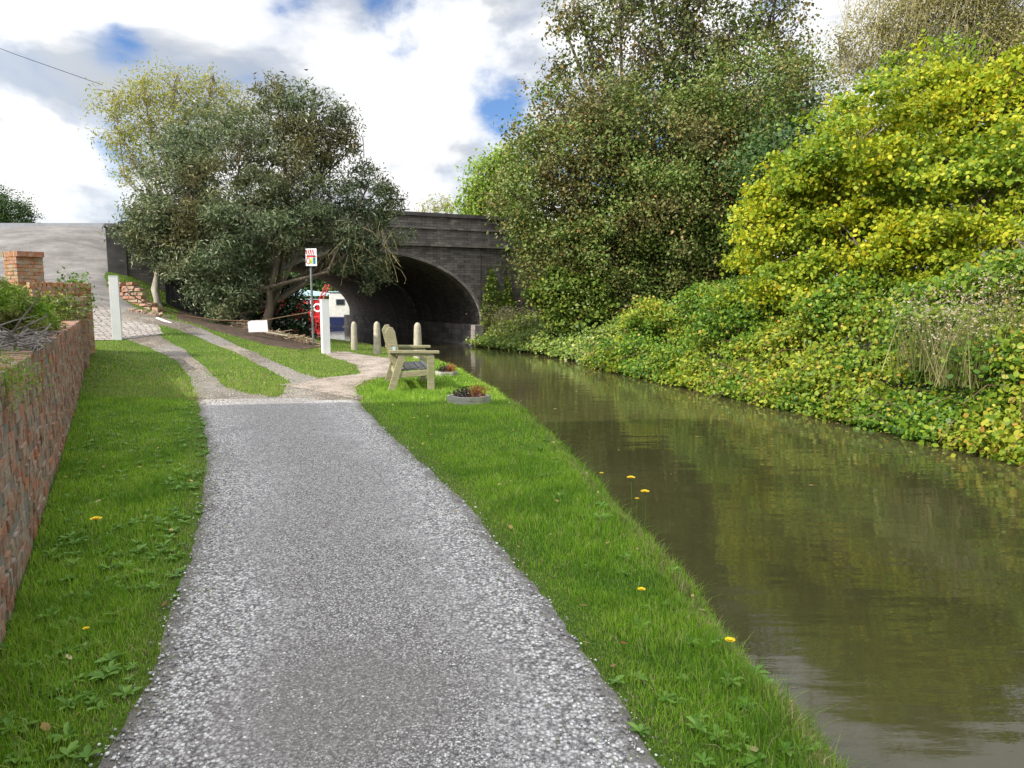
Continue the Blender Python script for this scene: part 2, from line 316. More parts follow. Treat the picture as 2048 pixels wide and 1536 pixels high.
class MB:
    """mesh builder in world (or local) coordinates; quads/ngons with optional metre UVs"""
    def __init__(s): s.v = []; s.f = []; s.uv = []
    def quad(s, pts, uv=None):
        i = len(s.v); s.v += [tuple(p) for p in pts]; s.f.append(tuple(range(i, i+len(pts))))
        s.uv.append(uv if uv else [(0, 0)]*len(pts))
    def box(s, c, size, ax=None, jit=0, taper=1.0):
        c = np.array(c, float); h = np.array(size)/2
        if ax is None: ax = np.eye(3)
        X, Y, Z = [np.array(a, float) for a in ax]
        q = {}
        for sx in (-1, 1):
            for sy in (-1, 1):
                for sz in (-1, 1):
                    k = taper if sz > 0 else 1
                    q[sx, sy, sz] = c+X*h[0]*sx*k+Y*h[1]*sy*k+Z*h[2]*sz+(R.normal(0, jit, 3) if jit else 0)
        sx_, sy_, sz_ = size
        o = (float(c@X), float(c@Y), float(c@Z))
        def uvs(ks, a, b):
            return [(o[a]+k[a]*h[a], o[b]+k[b]*h[b]) for k in ks]
        i = len(s.v); keys = list(q); s.v += [tuple(q[k]) for k in keys]; ix = {k: i+n for n, k in enumerate(keys)}
        for fk, a, b in (([(-1, -1, -1), (1, -1, -1), (1, -1, 1), (-1, -1, 1)], 0, 2), ([(1, 1, -1), (-1, 1, -1), (-1, 1, 1), (1, 1, 1)], 0, 2),
                         ([(1, -1, -1), (1, 1, -1), (1, 1, 1), (1, -1, 1)], 1, 2), ([(-1, 1, -1), (-1, -1, -1), (-1, -1, 1), (-1, 1, 1)], 1, 2),
                         ([(-1, -1, 1), (1, -1, 1), (1, 1, 1), (-1, 1, 1)], 0, 1), ([(-1, 1, -1), (1, 1, -1), (1, -1, -1), (-1, -1, -1)], 0, 1)):
            s.f.append(tuple(ix[k] for k in fk)); s.uv.append(uvs(fk, a, b))
        return s
    def prism(s, prof, c, X, Z, Y, depth):
        """profile (x,z) polygon extruded along Y by depth"""
        c = np.array(c, float); X = np.array(X, float); Y = np.array(Y, float); Z = np.array(Z, float); n = len(prof)
        i = len(s.v)
        for dd in (0, depth):
            for (a, b) in prof: s.v.append(tuple(c+X*a+Z*b+Y*dd))
        s.f.append(tuple(i+k for k in range(n))); s.uv.append([(a, b) for a, b in prof])
        s.f.append(tuple(i+n+k for k in reversed(range(n)))); s.uv.append([(a, b) for a, b in reversed(prof)])
        for k in range(n):
            j = (k+1) % n; s.f.append((i+j, i+k, i+n+k, i+n+j)); s.uv.append([(prof[j][0], 0), (prof[k][0], 0), (prof[k][0], depth), (prof[j][0], depth)])
        return s
    def tube(s, pts, rad, n=6, cap=True):
        pts = [np.array(p, float) for p in pts]
        if not hasattr(rad, '__len__'): rad = [rad]*len(pts)
        i = len(s.v); ref = np.array([.3, .2, .93])
        for k, p in enumerate(pts):
            d = pts[min(k+1, len(pts)-1)]-pts[max(k-1, 0)]; d = d/(np.linalg.norm(d)+1e-9)
            a = np.cross(d, ref)
            if np.linalg.norm(a) < .1: a = np.cross(d, np.array([1, 0, 0.]))
            a /= np.linalg.norm(a); b = np.cross(d, a)
            for j in range(n):
                t = 2*math.pi*j/n; s.v.append(tuple(p+rad[k]*(math.cos(t)*a+math.sin(t)*b)))
        for k in range(len(pts)-1):
            for j in range(n):
                j2 = (j+1) % n; s.f.append((i+k*n+j, i+k*n+j2, i+(k+1)*n+j2, i+(k+1)*n+j)); s.uv.append([(0, 0)]*4)
        if cap:
            s.f.append(tuple(i+j for j in reversed(range(n)))); s.uv.append([(0, 0)]*n)
            e = i+(len(pts)-1)*n; s.f.append(tuple(e+j for j in range(n))); s.uv.append([(0, 0)]*n)
        return s
    def lathe(s, c, prof, n=20):
        c = np.array(c, float); i = len(s.v); m = len(prof)
        for (r, z) in prof:
            for j in range(n):
                t = 2*math.pi*j/n; s.v.append((c[0]+r*math.cos(t), c[1]+r*math.sin(t), c[2]+z))
        for k in range(m-1):
            for j in range(n):
                j2 = (j+1) % n; s.f.append((i+k*n+j, i+k*n+j2, i+(k+1)*n+j2, i+(k+1)*n+j)); s.uv.append([(0, 0)]*4)
        s.f.append(tuple(i+(m-1)*n+j for j in range(n))); s.uv.append([(0, 0)]*n)
        return s
    def build(s, name, mat, parent=None, base=None, smooth=False, bevel=0):
        b = base_of(parent) if parent is not None else (np.asarray(base) if base is not None else np.zeros(3))
        me = bpy.data.meshes.new(name); me.from_pydata([tuple(np.array(v)-b) for v in s.v], [], s.f)
        uv = me.uv_layers.new(name='UVMap'); flat = [c for f in s.uv for p in f for c in p]; uv.data.foreach_set('uv', flat)
        if smooth:
            me.polygons.foreach_set('use_smooth', np.ones(len(me.polygons), bool))
        me.update(); o = link_mesh(name, me, mat, parent)
        if parent is None and base is not None: o.location = tuple(base)
        if bevel:
            md = o.modifiers.new('bevel', 'BEVEL'); md.width = bevel; md.segments = 2
        if smooth:
            try: me.set_sharp_from_angle(angle=math.radians(50))
            except Exception: pass
        return o
def unit(v): v = np.array(v, float); return v/np.linalg.norm(v)
def copy_thing(o, loc, rz=0, label=None, group=None):
    c = o.copy(); COL.objects.link(c); c.location = tuple(loc); c.rotation_euler = (0, 0, rz)
    if label: c['label'] = label
    if group: c['group'] = group
    for ch in list(o.children):
        k = ch.copy(); COL.objects.link(k); k.parent = c
        for g in ch.children:
            q = g.copy(); COL.objects.link(q); q.parent = k
    return c

# ------------------------------------------------------------------ terrain
CP = [(0, 2, 0), (0, 6, 0), (-2, 10, 0), (-2.5, 4, 0), (-4, 10, 0), (0, 12, -.02), (-1, 16, -.03), (-2.2, 20, -.04), (-5.0, 19.8, 0.02), (-3.8, 23, -.02), (-7, 27, 0), (-8.8, 29, 0),
      (-12.4, 36, 0), (-17, 45, 0), (-22, 55, 0), (-1, 0, 0), (-5, 0, 0), (2, 0, 0), (1, 8, 0), (0, -8, 0), (-10, -8, .2), (-3.2, 14, 0), (-4.2, 17, .05),
      (-4, 6, 0), (-6.5, 10.5, .05), (-7.8, 13, .2), (-9.4, 16, .42), (-9.92, 17.9, .50), (-8, 5, .2), (-14, 12, .8), (-22, 12, 1.2),
      (-13.1, 23.7, 2.5), (-15.3, 28, 4.1), (-20.5, 28, 4.15), (-12.7, 20, 1.27), (-15, 23.5, 2.5), (-22, 24, 3.0), (-20, 20, 1.8), (-18, 33, 4.15), (-24, 40, 4.2),
      (-10.65, 24.2, 1.0), (-9.75, 21.5, .9), (-7.8, 22, .62), (-5.87, 21, .17), (-7.3, 18, .34), (-9.3, 19, .8), (-8.7, 17, .34), (-30, 30, 4.2), (-35, 10, 2), (5, 40, 0), (10, 20, 0), (10, 0, 0), (-6.2, 13.5, .05), (-5.2, 15.5, .08)]
CP = np.array(CP, float)
def _phi(r2): return np.where(r2 > 1e-12, .5*r2*np.log(np.maximum(r2, 1e-12)), 0)
_n = len(CP); _d = CP[:, None, :2]-CP[None, :, :2]; _K = _phi((_d**2).sum(-1))+np.eye(_n)*.6
_Pm = np.hstack([np.ones((_n, 1)), CP[:, :2]]); _A = np.block([[_K, _Pm], [_Pm.T, np.zeros((3, 3))]])
_w = np.linalg.solve(_A, np.concatenate([CP[:, 2], [0, 0, 0]]))
def tps(x, y):
    x = np.asarray(x, float); y = np.asarray(y, float); sh = x.shape; X = np.clip(x.ravel(), -36, 12); Y = np.clip(y.ravel(), -9, 55)
    r2 = (X[:, None]-CP[None, :, 0])**2+(Y[:, None]-CP[None, :, 1])**2
    z = _phi(r2)@_w[:_n]+_w[_n]+_w[_n+1]*X+_w[_n+2]*Y
    return np.clip(z, -.08, 4.3).reshape(sh)
# canal edges
EL = [G(px, py, -.05)[:2]+np.array([.04, 0]) for px, py in ((1690, 1536), (1560, 1340), (1440, 1215), (1290, 1040), (1205, 955), (1120, 868), (1050, 808), (1000, 772), (940, 738), (880, 715))]
EL = [np.array([1.95, -10.]), np.array([1.9, 0.])]+EL
for i_, o_ in ((0, .2), (1, .2), (2, .19), (3, .17), (4, .14), (5, .12), (6, .10), (7, .10), (8, .08), (9, .06), (10, .03)): EL[i_] = EL[i_]+np.array([o_, 0])
EL += [np.array([-4.6, 24.2]), np.array([-7.1, 27.4])]
AX = unit((-.458, .889, 0)); FX = unit((.889, .458, 0))          # barrel axis, face direction (towards the right)
UP = np.array([0, 0, 1.])
R0 = np.array([-1.3, 29.8, 0.])                                   # right springing of the arch, front face
for k in (12, 24, 40, 70): EL.append(np.array([-7.1, 27.4])+AX[:2]*k-(np.array([4., 2])*(k > 30)))
ER = [G(px, py, WATER)[:2] for px, py in ((2048, 912), (1830, 862), (1640, 822), (1500, 792), (1350, 762), (1200, 731), (1080, 708))]
ER = [np.array([9.0, -10.]), np.array([8.3, 2.]), np.array([7.6, 6.])]+ER+[R0[:2]-FX[:2]*.3]+[R0[:2]+AX[:2]*k for k in (12, 24, 40, 70)]
EL = np.array(EL); ER = np.array(ER)
def seg_dist(x, y, pl):
    best = np.full(x.shape, 1e9)
    for a, b in zip(pl[:-1], pl[1:]):
        d = b-a; L = d@d; t = np.clip(((x-a[0])*d[0]+(y-a[1])*d[1])/L, 0, 1)
        best = np.minimum(best, np.hypot(x-a[0]-t*d[0], y-a[1]-t*d[1]))
    return best
def in_poly(x, y, poly):
    ins = np.zeros(x.shape, bool); n = len(poly); j = n-1
    for i in range(n):
        xi, yi = poly[i]; xj, yj = poly[j]
        c = ((yi > y) != (yj > y)) & (x < (xj-xi)*(y-yi)/(yj-yi+1e-12)+xi); ins ^= c; j = i
    return ins
CANAL = np.vstack([EL, ER[::-1]])
LEFTP = np.vstack([EL, [[-200, 200], [-200, -200], [1.75, -200]]])
def wob(x, y, s=1.0): return np.sin(x*2.1*s+np.sin(y*1.7*s)*1.3)*.5+np.sin(y*3.3*s+x*.7)*.3+np.sin((x-y)*5.1*s)*.2
def smooth(t): t = np.clip(t, 0, 1); return t*t*(3-2*t)
def H(x, y):
    x = np.asarray(x, float); y = np.asarray(y, float)
    ins = in_poly(x, y, CANAL); left = in_poly(x, y, LEFTP) & ~ins
    dl = seg_dist(x, y, EL); dr = seg_dist(x, y, ER)
    zl = tps(x, y)
    dl2 = dl+.05*wob(x, y, 1.5)
    zL = -.55+(zl+.55)*np.clip(dl2/.38, 0, 1)**.55
    zR = -.60+.65*smooth(dr/.8)+.35*smooth((dr-.7)/4.0)+.35*smooth((dr-4)/8)
    zC = -.55-np.minimum(np.minimum(dl, dr)*1.5, .9)
    z = np.where(ins, zC, np.where(left, zL, zR))
    return z
def Hs(x, y): return float(H(np.array([x]), np.array([y]))[0])
def GT(px, py):                          # pixel ray marched onto the terrain (left side)
    a, b, c = ray(px, py); ks = np.linspace(1.2, 60, 1200)/b
    x = a*ks; y = b*ks; z = EYE+c*ks; h = tps(x, y); w = np.where(z < h)[0]
    i = w[0] if len(w) else -1
    k0, k1 = ks[i-1], ks[i]
    for _ in range(12):
        k = (k0+k1)/2
        if EYE+c*k < float(tps(np.array([a*k]), np.array([b*k]))[0]): k1 = k
        else: k0 = k
    return np.array([a*k1, b*k1, EYE+c*k1])
def axis_pts(segs):
    out = []
    for a, b, s in segs: out += list(np.arange(a, b, s))
    out.append(segs[-1][1]); return np.array(out)
gx = axis_pts([(-400, -60, 34), (-60, -30, 3), (-30, -12, .4), (-12, 3, .1), (3, 12, .3), (12, 40, 2), (40, 400, 36)])
gy = axis_pts([(-60, -6, 6), (-6, 1, .4), (1, 14, .1), (14, 34, .2), (34, 60, .8), (60, 120, 6), (120, 700, 58)])
XX, YY = np.meshgrid(gx, gy, indexing='ij'); ZZ = H(XX, YY)
nx, ny = XX.shape; ii = np.arange(nx*ny).reshape(nx, ny)
fc = np.stack([ii[:-1, :-1], ii[1:, :-1], ii[1:, 1:], ii[:-1, 1:]], -1).reshape(-1, 4)
o = big('ground', np.stack([XX, YY, ZZ], -1).reshape(-1, 3), 4, fc, M['ground'], smooth=True); o['kind'] = 'structure'
# water
w = MB(); w.quad([(-300, -40, WATER), (300, -40, WATER), (300, 300, WATER), (-300, 300, WATER)])
wo = w.build('canal_water', M['water']); wo['kind'] = 'structure'

def resample(pts, n):
    pts = np.array(pts, float); d = np.r_[0, np.cumsum(np.linalg.norm(np.diff(pts[:, :2], axis=0), axis=1))]; t = np.linspace(0, d[-1], n)
    return np.stack([np.interp(t, d, pts[:, k]) for k in range(2)], -1), d[-1]
REG = []
def strip(name, Lp, Rp, mat, dz, n=160, m=18, jit=.06, extraL=None, uv=False):
    L, len_ = resample(Lp, n); Rr, _ = resample(Rp, n)
    s = np.linspace(0, len_, n)
    w_ = (Rr-L); w_ /= np.linalg.norm(w_, axis=1)[:, None]+1e-9
    def jg():
        q = np.zeros(n)
        for fq, am in ((.6, 1.), (1.7, .5), (3.9, .35), (8.3, .3), (17, .22), (31, .18), (53, .12)): q += am*np.sin(s*fq*R.uniform(.8, 1.2)+R.uniform(0, 6.3)+1.2*np.sin(s*fq*.37+R.uniform(0, 6)))
        return q*jit*.75
    L = L+w_*jg()[:, None]; Rr = Rr+w_*jg()[:, None]
    t = np.linspace(0, 1, m)[None, :, None]; pts = L[:, None, :]*(1-t)+Rr[:, None, :]*t
    z = H(pts[..., 0], pts[..., 1])+dz*np.sin(np.pi*np.clip(np.linspace(0, 1, m), .0, 1))[None, :]**.3*1.0+.002
    V = np.concatenate([pts, z[..., None]], -1); ii = np.arange(n*m).reshape(n, m)
    f = np.stack([ii[:-1, :-1], ii[:-1, 1:], ii[1:, 1:], ii[1:, :-1]], -1).reshape(-1, 4)
    o = big(name, V.reshape(-1, 3), 4, f, mat, smooth=True); o['kind'] = 'structure'
    if uv:
        me = o.data; u = me.uv_layers.new(name='UVMap'); vi = np.empty(len(me.loops), np.int32); me.loops.foreach_get('vertex_index', vi)
        wd = float(np.linalg.norm(Rr[0]-L[0])) if uv is True else 1.0; UVs = np.stack([np.tile(np.linspace(0, wd, m), n), np.repeat(s, m)], -1)
        u.data.foreach_set('uv', UVs[vi].ravel().astype(np.float32))
    REG.append(np.vstack([L, Rr[::-1]])); return o
PL = [(-.9, -4), (-.95, 0)]+[tuple(GT(*p)[:2]) for p in ((200, 1536), (300, 1370), (385, 1130), (407, 1000), (412, 900), (404, 840), (398, 800))]
PR = [(1.0, -4), (.95, 0)]+[tuple(GT(*p)[:2]) for p in ((1310, 1536), (1150, 1290), (1030, 1130), (930, 1000), (830, 910), (765, 855), (735, 820), (716, 796))]
strip('towpath', PL, PR, M['towpath'], .014, 420, 50, .03, uv=1)
g = lambda L: [tuple(GT(*p)[:2]) for p in L]
strip('gravel_track', g([(398, 812), (396, 790), (384, 760), (352, 722), (300, 695), (250, 676), (190, 662)]), g([(600, 800), (500, 788), (455, 772), (405, 730), (368, 698), (318, 672), (200, 636)]), M['gravel2'], .010, 120, 16, .05)
strip('gravel_track', g([(480, 806), (568, 792), (582, 762), (530, 735), (470, 704), (400, 675), (320, 650), (210, 640)]), g([(722, 800), (712, 782), (625, 752), (560, 728), (512, 706), (455, 682), (380, 648), (270, 615)]), M['gravel2'], .013, 140, 16, .05)
strip('dirt_path', g([(560, 770), (640, 757), (722, 748), (715, 730), (665, 715), (640, 704)]), g([(716, 800), (712, 775), (735, 760), (800, 752), (800, 720), (700, 704)]), M['dirt'], .018, 90, 14, .05)
strip('bare_soil', g([(350, 637), (420, 660), (480, 676), (540, 692), (600, 700)]), g([(360, 615), (430, 636), (490, 655), (560, 672), (645, 694)]), M['soil'], .008, 70, 12, .08)
strip('cobbled_ramp', [(-12.6, 15.6), (-16, 17.5), (-22, 22), (-24, 28.3)], [tuple(GT(330, 668)[:2]), tuple(GT(285, 622)[:2]), tuple(GT(215, 572)[:2]), (-13.2, 23.2), (-13.6, 24.6), (-15.2, 28.3)], M['cobble'], .016, 110, 60, .04, uv=True)
def in_reg(x, y):
    a = np.zeros(x.shape, bool)
    for r in REG: a |= in_poly(x, y, r)
    return a
# road on the bridge and beyond the ramp
def road():
    m = MB(); z = 4.16
    for (a, b) in (((-34, 28.2), (-15, 28.2)),):
        m.quad([(a[0], a[1], z), (b[0], b[1], z), (b[0]+2, 36, z), (a[0], 36, z)])
    o = m.build('road', M['asphalt']); o['kind'] = 'structure'
road()

# ------------------------------------------------------------------ foliage helpers
def rnd_dirs(n): v = R.normal(size=(n, 3)); return v/np.linalg.norm(v, axis=1)[:, None]
def leaf_geo(Pn, size, aspect=1.6, Nb=None, bias=.8, shape='quad', droop=0.0, fold=.15):
    n = len(Pn); N = rnd_dirs(n)
    if Nb is not None: N = N+bias*Nb
    else: N[:, 2] += bias
    N /= np.linalg.norm(N, axis=1)[:, None]
    A = rnd_dirs(n); A[:, 2] -= droop; A = A-(A*N).sum(1)[:, None]*N; A /= np.linalg.norm(A, axis=1)[:, None]; B = np.cross(N, A)
    s = (size*R.uniform(.45, 1.5, n))[:, None]; w = s/aspect
    if shape == 'quad':
        V = np.stack([Pn-A*s*.5, Pn+B*w*.5+N*s*fold-A*s*.05, Pn+A*s*.5, Pn-B*w*.5+N*s*fold-A*s*.05], 1); i = np.arange(n)[:, None]*4
        Fc = np.stack([i+np.array([0, 1, 2]), i+np.array([0, 2, 3])], 1).reshape(-1, 3); return V.reshape(-1, 3), Fc, 3
    if shape == 'hex':
        V = np.stack([Pn-A*s*.5, Pn-A*s*.22+B*w*.42, Pn+A*s*.18+B*w*.46, Pn+A*s*.55, Pn+A*s*.18-B*w*.46, Pn-A*s*.22-B*w*.42], 1)
        i = np.arange(n)[:, None]*6; return V.reshape(-1, 3), i+np.arange(6), 6
    if shape == 'lobe':      # palmate leaf: star outline
        pts = [(-.5, 0), (-.15, .25), (-.05, .5), (.1, .2), (.35, .42), (.3, .12), (.6, 0), (.3, -.12), (.35, -.42), (.1, -.2), (-.05, -.5), (-.15, -.25)]
        V = np.stack([Pn+A*s*a+B*s*b for a, b in pts], 1); i = np.arange(n)[:, None]*12; return V.reshape(-1, 3), i+np.arange(12), 12
def add_leaves(name, Pn, size, mat, parent, **kw):
    V, Fc, k = leaf_geo(Pn, size, **kw); return big(name, V, k, Fc, mat, parent)
def clusters_in(blobs, per_m2, shell=.55):
    C = []; own = []
    for bi, (c, r) in enumerate(blobs):
        a = 4*math.pi*((r[0]*r[1])**1.6/3+(r[0]*r[2])**1.6/3+(r[1]*r[2])**1.6/3)**(1/1.6)
        n = max(4, int(a*per_m2)); u = rnd_dirs(n); q = shell+(1-shell)*R.uniform(0, 1, n)**.6; q *= 1+.17*np.clip(R.normal(size=n), -2, 1.7)
        C.append(c+u*q[:, None]*r); own += [bi]*n
    return np.vstack(C), np.array(own)
def blobs_px(lst, d0, zs=1.0, dr=.8):
    out = []
    for b in lst:
        px, py, rp = b[:3]; d = d0+(b[3] if len(b) > 3 else 0); c = P(px, py, d); r = rp*d/F
        rz = (b[4] if len(b) > 4 else 1)*r*zs
        out.append((c, np.array([r, r*dr, rz])))
    return out
def tree(name, label, cat, base, blobs, leafmat, bark, nleaf, size, per_m2=2.2, spread=.3, shape='quad', aspect=1.6, trunk_r=.15, shell=.5, twig_r=.012, bias=.8, droop=0, group=None, twigs=1.0, fork=.35, crown='crown', multi=1, outward=.7, flat=.7):
    base = np.array(base, float); root = empty(name, base, label, cat, group)
    C, own = clusters_in(blobs, per_m2, shell)
    n = len(C); per = max(1, int(nleaf/n)); k = R.poisson(per, n); idx = np.repeat(np.arange(n), k)
    sg = spread*R.uniform(.6, 1.5, n)
    Pn = C[idx]+np.clip(R.normal(size=(len(idx), 3)), -1.9, 1.9)*sg[idx][:, None]*np.array([1, 1, flat])
    bc = np.array([b[0] for b in blobs]); out = Pn-bc[own[idx]]; out /= np.linalg.norm(out, axis=1)[:, None]+1e-6
    out[:, 2] += .6
    add_leaves(crown, Pn, size, leafmat, root, Nb=out, bias=outward, shape=shape, aspect=aspect, droop=droop)
    cen = np.mean(bc, axis=0); low = base+(cen-base)*fork
    m = MB()
    starts = []
    for q in range(multi):
        off = np.array([R.uniform(-.5, .5), R.uniform(-.3, .3), 0])*(multi > 1)*trunk_r*4
        top = low+off*2.5+R.normal(size=3)*.15
        mid = (base+top)/2+R.normal(size=3)*.08+off
        m.tube([base+off-np.array([0, 0, .2]), base+off, mid, top], [trunk_r*1.25, trunk_r*1.1, trunk_r*.9, trunk_r*.75], 9); starts.append(top)
    for bi, (c, r) in enumerate(blobs):
        top = starts[bi % multi]; md = (top*.5+c*.5)+R.normal(size=3)*np.linalg.norm(c-top)*.08; md[2] -= .05*np.linalg.norm(c-top)
        rr = trunk_r*.55
        m.tube([top, md, c, c+unit(c-md)*r[0]*.35], [rr, rr*.65, rr*.35, rr*.12], 6, cap=False)
        mine = np.where(own == bi)[0]
        for j in mine:
            if R.uniform() > twigs: continue
            s = c+(R.uniform(-.25, .25))*(c-md); e = C[j]; h = (s+e)/2+R.normal(size=3)*.12*np.linalg.norm(e-s)
            m.tube([s, h, e], [twig_r*1.8, twig_r*1.2, twig_r*.5], 3, cap=False)
    m.build('trunk', bark, root, smooth=True)
    return root, C

# ------------------------------------------------------------------ grass
def blades(x, y, h, wd, lean=.35, segs=2):
    n = len(x); z = H(x, y)-.004; B = np.stack([x, y, z], -1)
    th = R.uniform(0, 2*np.pi, n); A = np.stack([np.cos(th), np.sin(th), np.zeros(n)], -1)
    t2 = R.uniform(0, 2*np.pi, n); Ld = np.stack([np.cos(t2), np.sin(t2), np.zeros(n)], -1)*(np.abs(R.normal(0, lean, n))*h)[:, None]
    U = np.stack([np.zeros(n), np.zeros(n), h], -1); W = A*wd[:, None]*.5
    if segs == 1:
        V = np.stack([B-W, B+W, B+U+Ld], 1).reshape(-1, 3); return V, np.arange(3*n).reshape(n, 3)
    V = np.stack([B-W, B+W, B+U*.6+Ld*.35+W*.8, B+U*.6+Ld*.35-W*.8, B+U*.95+Ld*1.15], 1).reshape(-1, 3); i = np.arange(n)[:, None]*5
    return V, np.concatenate([i+np.array([0, 1, 2]), i+np.array([0, 2, 3]), i+np.array([3, 2, 4])], 0)
WD = unit((-.555, 1, 0))                                          # direction of the long garden wall
def wall_x(y): return -.60-.56*y
def lawn_mask(x, y, edge=True):
    dl = seg_dist(x, y, EL); left = in_poly(x, y, LEFTP)
    ok = left & (x > wall_x(y)+.02) & (dl > .02)
    am_ = np.where(R.uniform(size=x.shape) < .3, .12, .045)*np.where((y > 10.4) & (x < -2.3), 1.9, 1.0); jx = x+R.normal(0, 1, x.shape)*am_; jy = y+R.normal(0, 1, x.shape)*am_
    ok &= ~in_reg(jx, jy)
    return ok
tiers = [(1.6, 3.6, 15000, .046, .0030, 2), (3.6, 7, 7500, .048, .0040, 2), (7, 13, 2600, .05, .0065, 1), (13, 27, 900, .055, .012, 1)]
Vs, Fs, off = [], [], 0; Vd, Fd, offd = [], [], 0
for (y0, y1, dens, hh, ww, sg) in tiers:
    x0, x1 = -.75*y1-.8, min(2.4, .6*y1)
    n = int((x1-x0)*(y1-y0)*dens); x = R.uniform(x0, x1, n); y = R.uniform(y0, y1, n)
    k = (x > -.76*y-.6); x, y = x[k], y[k]
    k = lawn_mask(x, y); x, y = x[k], y[k]
    patch = .5+.5*wob(x*.9, y*.9); patch2 = .5+.5*wob(x*3.1+4, y*2.7)
    # thin, dry strip along the waterline and path edges
    dl = seg_dist(x, y, EL); dp = np.minimum(seg_dist(x, y, np.array(PL)), seg_dist(x, y, np.array(PR)))
    tuft_ = np.clip(wob(x*6.1+1, y*5.3)*1.2, 0, 1); h = hh*(.45+.5*patch+.35*patch2+.55*tuft_)*R.uniform(.55, 1.35, len(x)); h *= np.clip(.45+dp*1.6, .45, 1.0); wv = ww*R.uniform(.7, 1.4, len(x))
    far = y > 14.5; h[far & (x < -3.5)] *= .6
    pdry = np.exp(-((dl-.26)/.12)**2)*.7+np.exp(-(dp/.12)**2)*.5+.05+.12*patch2+.55*((y > 10.8) & (x < -2.6))
    dry = R.uniform(size=len(x)) < pdry
    for sel, VV, FF, nm in ((~dry, Vs, Fs, 0), (dry, Vd, Fd, 1)):
        V, Fc = blades(x[sel], y[sel], h[sel]*(1 if nm == 0 else .8), wv[sel], .4 if nm == 0 else .8, sg)
        if nm == 0: Fc = Fc+off; off += len(V)
        else: Fc = Fc+offd; offd += len(V)
        VV.append(V); FF.append(Fc)
# longer fringe hanging over the canal edge
n = 9000; t = R.uniform(0, 1, n); pl, _ = resample(EL[1:14], 400); q = pl[(t*399).astype(int)]; q = q+R.normal(0, .05, (n, 2)); q[:, 0] -= .16
k = (q[:, 1] > 1.8) & (q[:, 1] < 26); q = q[k]
V, Fc = blades(q[:, 0], q[:, 1], R.uniform(.05, .14, len(q)), np.maximum(.003, q[:, 1]*.0007), .6, 2); Vs.append(V); Fs.append(Fc+off); off += len(V)
o = big('grass', np.vstack(Vs), 3, np.vstack(Fs), M['grassblade']); tag(o, 'short green mown grass on both verges of the towpath', 'grass', kind='stuff')
o = big('dry_grass', np.vstack(Vd), 3, np.vstack(Fd), M['grassdry']); tag(o, 'straw-coloured thin grass along path edges and waterline', 'dry grass', kind='stuff')
# broad-leaved weeds
def rosettes(pts, nl, size, rise=.4):
    Vv = []; Ff = []; o_ = 0
    for (x, y) in pts:
        z = Hs(x, y)+.01; a0 = R.uniform(0, 6.28); s = size*R.uniform(.55, 1.4); nn = int(nl*R.uniform(.7, 1.4))
        for k in range(nn):
            a = a0+k*6.28/nn+R.normal(0, .2); L = s*R.uniform(.6, 1.2); w_ = L*R.uniform(.28, .46); d = np.array([math.cos(a), math.sin(a), 0]); b = np.array([-d[1], d[0], 0]); up = rise*R.uniform(.4, 1.5)
            c = np.array([x, y, z])
            pts_ = [c, c+d*L*.3+UP*L*up*.45+b*w_*.45, c+d*L*.68+UP*L*up*.7+b*w_*.5, c+d*L+UP*L*up*.6, c+d*L*.68+UP*L*up*.7-b*w_*.5, c+d*L*.3+UP*L*up*.45-b*w_*.45, c+d*L*.5+UP*L*(up*.55-.05)]
            Vv += pts_
            for tri in ((0, 1, 6), (1, 2, 6), (2, 3, 6), (3, 4, 6), (4, 5, 6), (5, 0, 6)): Ff.append([o_+i for i in tri])
            o_ += 7
    return np.array(Vv), np.array(Ff)
pts = []
cl = [(G(*p)[:2]) for p in ((230, 960), (190, 1050), (300, 1060), (200, 1130), (260, 1180), (120, 1010), (60, 1400), (30, 1480), (160, 1320), (330, 960), (240, 880), (320, 860), (90, 1260), (20, 1330), (250, 1090), (340, 1120))]
for c in cl:
    for _ in range(random.randint(8, 16)): pts.append(c+R.normal(0, .2, 2))
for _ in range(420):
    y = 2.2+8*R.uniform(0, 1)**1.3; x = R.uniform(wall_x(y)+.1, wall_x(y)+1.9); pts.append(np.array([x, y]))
for _ in range(60):
    y = R.uniform(2.2, 9); x = np.interp(y, EL[:, 1], EL[:, 0])-R.uniform(.25, .8); pts.append(np.array([x, y]))
for p_ in ((1350, 1400), (1420, 1440), (1340, 1500), (1250, 1390), (1500, 1500), (1600, 1480)):
    for _ in range(3): pts.append(G(*p_)[:2]+R.normal(0, .07, 2))
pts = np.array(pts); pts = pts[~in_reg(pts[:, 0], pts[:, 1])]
V, Fc = rosettes(pts, 8, .045, .45); o = big('weeds', V, 3, Fc, M['weed'], smooth=True); tag(o, 'broad-leaved dandelion and dock weeds growing in the grass verges', 'weeds', kind='stuff')
